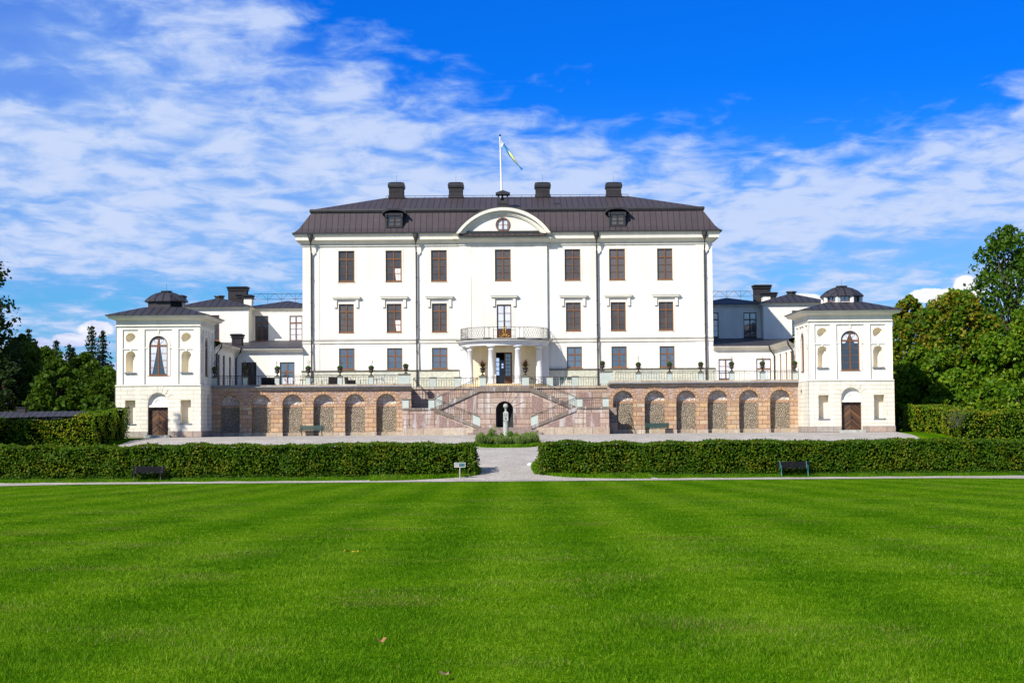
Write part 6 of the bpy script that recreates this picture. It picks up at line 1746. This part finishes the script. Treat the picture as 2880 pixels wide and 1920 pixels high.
# the two hedges that flank the forecourt
a0 = WX(336, 1210, 131); a1 = WX(262, 1210, 131)
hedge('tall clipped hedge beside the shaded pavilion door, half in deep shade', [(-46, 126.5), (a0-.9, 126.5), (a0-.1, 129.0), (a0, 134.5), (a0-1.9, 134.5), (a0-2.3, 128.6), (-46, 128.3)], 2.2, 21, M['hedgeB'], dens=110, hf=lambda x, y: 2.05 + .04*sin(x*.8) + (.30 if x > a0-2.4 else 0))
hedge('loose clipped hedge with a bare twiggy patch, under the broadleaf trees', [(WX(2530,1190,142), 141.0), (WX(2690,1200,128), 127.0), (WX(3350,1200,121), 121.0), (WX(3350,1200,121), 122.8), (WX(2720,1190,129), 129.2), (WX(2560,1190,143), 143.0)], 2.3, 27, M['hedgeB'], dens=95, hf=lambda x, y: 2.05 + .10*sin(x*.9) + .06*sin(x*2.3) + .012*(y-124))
tw = MB(); r = np.random.default_rng(8)
tx, ty = WX(2682, 1180, 127.0), 127.2
o = thing('twiggy_bush', (tx, ty, gz(ty)), 'bare grey twigs showing in a gap of the loose hedge', 'dead shrub')
for k in range(34):
    a = r.normal(0, .5); L = 1.0+.9*r.random(); b0 = np.array([tx+r.normal(0,.28), ty-.35+r.normal(0,.12), gz(ty)+.9+r.random()*.6])
    tw.tube([tuple(b0), tuple(b0+np.array([sin(a)*L*.5, -.25*r.random(), L*.45])), tuple(b0+np.array([sin(a)*L*.85+.1, -.3*r.random(), L*.7]))], .010, 4, .004)
tw.build('branches', M['twig'], o)
# rank growth along the hedge feet
def weeds(n, x0, x1, y0, y1, h, seed, leaf, lab, xexc=None):
    r = np.random.default_rng(seed); x = x0+(x1-x0)*r.random(n); y = y1-(y1-y0)*r.random(n)**1.5
    if xexc:
        k = (x < xexc[0])|(x > xexc[1]); x, y = x[k], y[k]
    hh = h*(.5+.5*np.sin(x*1.3+seed)*np.sin(x*.37))*((y-y0)/(y1-y0))+.03
    c = np.stack([x, y, np.interp(y, GPX, GPZ)+hh*r.random(len(x))],1)
    o = np_mesh('undergrowth', quads(c, np.tile([0,-.4,.8],(len(c),1)), leaf, r, .6, .8), 4, M['weed'])
    return prop(o, lab, 'undergrowth', kind='stuff')
weeds(16000, -40, 40, 107.7, 109.15, .34, 4, .085, 'low weeds and grass at the foot of the long hedges', (hx0-3.5, hx1+3.5))
# grass verges with rounded corners where the walk passes the hedge ends
def smooth_line(P, n=6):
    out = []
    for i in range(len(P)-1):
        p0, p1, p2, p3 = [np.array(P[max(0, min(len(P)-1, j))]) for j in (i-1, i, i+1, i+2)]
        for k in range(n):
            f = k/n; out.append(tuple(.5*((2*p1)+(-p0+p2)*f+(2*p0-5*p1+4*p2-p3)*f*f+(-p0+3*p1-3*p2+p3)*f**3)))
    return out+[P[-1]]
for px_, back in (([(1337,1300),(1341,1312),(1350,1324),(1344,1335),(1310,1341.5),(1250,1345.5),(1150,1350.5),(1040,1353)], (WX(1040,1320,111.0), 111.0)), ([(1513,1296),(1500,1306),(1497,1318),(1510,1330),(1545,1338.5),(1610,1343),(1700,1345.5),(1830,1346)], (WX(1830,1320,111.0), 111.0))):
    ln = smooth_line([G(u, v) for u, v in px_])
    loop = ln+[back, (ln[0][0], back[1])]
    tri = tessellate_polygon([[Vector((x, y, 0)) for x, y in loop]])
    nn = len(loop); r = np.random.default_rng(int(px_[0][0]))
    mb = MB().add([(x, y, gz(y)+.07) for x, y in loop]+[(x, y, gz(y)-.02) for x, y in loop], [tuple(t_) for t_ in tri]+[(i, (i+1) % nn, (i+1) % nn+nn, i+nn) for i in range(nn)])
    prop(mb.build('grass_verge', M['lawn']), kind='structure')
    L = np.array(ln); n = 9000; k = r.integers(0, len(L)-1, n); f = r.random((n,1)); e = L[k]*(1-f)+L[k+1]*f
    q = r.random((n,1))**1.3; tgt = np.stack([e[:,0]+np.sign(back[0])*.15, np.full(n, 109.4)],1); xy = e*(1-q)+tgt*q+r.normal(0,.03,(n,2))
    z = np.interp(xy[:,1], GPX, GPZ)+.05; hh = .05+.13*r.random(n); aa = r.random(n)*6.28; w_ = .022
    p0 = np.stack([xy[:,0]-w_*np.cos(aa), xy[:,1]-w_*np.sin(aa), z],1); p1 = np.stack([xy[:,0]+w_*np.cos(aa), xy[:,1]+w_*np.sin(aa), z],1); p2 = np.stack([xy[:,0]+r.normal(0,.05,n), xy[:,1]+r.normal(0,.05,n), z+hh],1)
    prop(np_mesh('verge_grass', np.stack([p0,p1,p2],1).reshape(-1,3), 3, M['blade']), 'tufted grass verge at the hedge end beside the walk', 'grass', kind='stuff')

# ------------------------------------------------------------------ trees
def T_(name, u, vtop, d, ru, label, group, mt, seed, **kw):
    x = WX(u, 1100, d); h = WZ(u, vtop, d)-gz(d)+.1
    return tree(name, x, d, h, ru*d/F, label, 'tree', group, M[mt], seed, **kw)
gl_, gr_ = 'broadleaf trees behind the shaded pavilion', 'broadleaf trees behind the sunlit pavilion'
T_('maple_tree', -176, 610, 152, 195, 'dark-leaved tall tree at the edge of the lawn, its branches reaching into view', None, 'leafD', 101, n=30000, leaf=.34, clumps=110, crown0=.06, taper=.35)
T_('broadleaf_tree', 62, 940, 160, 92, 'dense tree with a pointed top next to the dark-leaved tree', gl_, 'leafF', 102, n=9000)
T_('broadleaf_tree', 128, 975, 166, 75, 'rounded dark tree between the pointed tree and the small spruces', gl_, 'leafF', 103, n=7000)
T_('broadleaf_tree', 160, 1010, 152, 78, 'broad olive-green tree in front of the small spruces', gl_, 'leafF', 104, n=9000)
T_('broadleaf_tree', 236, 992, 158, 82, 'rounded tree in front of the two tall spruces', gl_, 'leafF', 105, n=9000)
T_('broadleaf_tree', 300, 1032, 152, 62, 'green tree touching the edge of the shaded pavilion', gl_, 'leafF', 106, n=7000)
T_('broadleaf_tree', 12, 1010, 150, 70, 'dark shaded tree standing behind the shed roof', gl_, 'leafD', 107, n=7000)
T_('lime_shrub', 84, 1108, 146, 30, 'bright lime-green shrub showing above the shed roof', None, 'leafL', 108, n=2600, leaf=.2, clumps=16)
T_('lime_shrub', 300, 1120, 138, 36, 'yellow-green shrub rising above the hedge corner at the pavilion', None, 'leafL', 109, n=3000, leaf=.18, clumps=16)
for u, v, d, ru, sd, lb in ((258, 908, 172, 50, 201, 'tallest spruce, nearest but one to the shaded pavilion'), (289, 922, 174, 44, 202, 'tall slender spruce nearest to the shaded pavilion'), (158, 950, 178, 40, 203, 'spruce top above the rounded dark tree'), (194, 962, 180, 36, 204, 'small spruce top left of the tall pair'), (205, 972, 182, 28, 205, 'smallest spruce top beside another small one'), (80, 918, 176, 46, 206, 'spruce top showing behind the pointed tree')):
    x = WX(u, 1100, d); spruce(x, d, WZ(u, v, d)-gz(d)+.1, ru*1.25*d/F, lb, sd)
T_('broadleaf_tree', 2562, 830, 160, 84, 'tree with sparse bronze top, standing closest to the sunlit pavilion', gr_, 'leafO', 111, n=12000, clumps=60)
T_('broadleaf_tree', 2690, 818, 154, 132, 'large rounded tree turning orange near its top', gr_, 'leafO', 112, n=24000, clumps=100, taper=.38)
T_('broadleaf_tree', 2846, 634, 166, 122, 'tallest broadleaf tree, with an open feathery crown', gr_, 'leafT', 113, n=13500, clumps=100, taper=.42, leaf=.34)
T_('broadleaf_tree', 2790, 935, 150, 92, 'dense green tree below the tallest crown', gr_, 'leafA', 114, n=12000)
T_('broadleaf_tree', 2895, 860, 148, 88, 'dark green tree at the edge of the view', gr_, 'leafA', 115, n=11000)
T_('broadleaf_tree', 2592, 975, 150, 88, 'low spreading tree against the wall of the sunlit pavilion', gr_, 'leafA', 116, n=11000)
T_('broadleaf_tree', 2690, 1035, 146, 70, 'low bushy tree behind the loose hedge', gr_, 'leafA', 117, n=8000)
T_('broadleaf_tree', 2800, 1060, 142, 60, 'low dark tree just behind the loose hedge', gr_, 'leafA', 118, n=7000)
for u, v, d, ru, sd in ((2990, 800, 158, 110, 151), (3120, 720, 166, 125, 152), (3270, 840, 156, 115, 153)): T_('broadleaf_tree', u, v, d, ru, 'broadleaf tree of the row carrying on past the edge of the view', gr_, 'leafA', sd, n=9000)
# trees beyond the left edge whose shade falls over the hedge and the pavilion door
spruce(-39.6, 123.4, 17.4, 2.1, 'spruce at the edge of the lawn whose pointed shade falls by the pavilion door', 231)
spruce(-39.2, 122.2, 18.8, 2.0, 'spruce at the lawn edge, nearer than the one beside it', 232)
for u, v, d, ru, sd, lb in ((2538, 1075, 149, 52, 141, 'leafy shrub hard against the sunlit pavilion wall'), (2640, 1100, 147, 60, 142, 'leafy shrub behind the twiggy gap'), (2740, 1095, 144, 60, 143, 'leafy shrub under the dense green tree'), (2870, 1080, 138, 70, 144, 'leafy shrub behind the hedge at the edge of the view')):
    T_('shrub', u, v, d, ru, lb, 'shrubs under the broadleaf trees', 'leafA', sd, n=5200, crown0=.02, clumps=26, leaf=.28)
# ------------------------------------------------------------------ long shed behind the hedge
sx0, sx1, sd = WX(-140, 1165, 146), WX(272, 1165, 146), 141.0
zr_ = WZ(120, 1156.5, 143.5); ze_ = zr_-.75
sh = thing('garden_shed', ((sx0+sx1)/2, 143, gz(143)), 'long low shed with a blue-black sheet roof behind the hedge', 'shed')
MB().box(sx0+.2, sx1-.2, sd+.3, 146.2, gz(143)-.2, ze_).build('wall', plain('shed_boards', (.16,.06,.045), .8, .3, 5, streak=True), sh)
ro = MB().add([(sx0, sd, ze_-.06), (sx1, sd, ze_-.06), (sx1, 143.5, zr_), (sx0, 143.5, zr_), (sx1, 146.6, ze_-.06), (sx0, 146.6, ze_-.06)], [(0,1,2,3), (3,2,4,5)]).build('roof', M['lowroof'], sh)
xk = WX(62, 1150, 143.5); MB().rings(xk-.35, xk+.35, 143.2, 143.8, [(0, zr_-.3), (0, zr_+.28), (.07, zr_+.29), (.07, zr_+.36)], cap=True).build('chimney', M['chim'], ro)

# ------------------------------------------------------------------ fallen leaves on the lawn
def fallen(u, v, s, col, label, seed):
    r = np.random.default_rng(seed)
    x, y = G(u, v); z = gz(y)+.035
    o = thing('fallen_leaf', (x, y, z), label, 'leaf', 'fallen leaves on the lawn'); mb = MB(); N = 11
    pts = [(x, y, z+.01)]
    for k in range(N):
        a = 2*pi*k/N; q = s*(.55+.45*abs(cos(a*2.5)))*(.8+.4*r.random()); pts.append((x+cos(a)*q, y+sin(a)*q*.8, z+.012+.014*sin(a*2+seed)+.02*r.random()))
    mb.add(pts, [(0, k+1, (k+1) % N+1) for k in range(N)])
    mb.build('blade', plain('dry_leaf_%d' % seed, col, .7, .3, 12), o)
fallen(1071, 1816, .055, (.30,.13,.06), 'curled russet leaf on the near grass, the one left of middle', 1)
fallen(1253, 1911, .06, (.26,.14,.11), 'brown leaf at the bottom edge of the lawn', 2)
fallen(1002, 1559, .10, (.55,.42,.01), 'yellow leaf lying farther out on the lawn', 3)
fallen(975, 1557, .06, (.45,.34,.01), 'smaller yellow leaf left of a larger yellow one', 4)
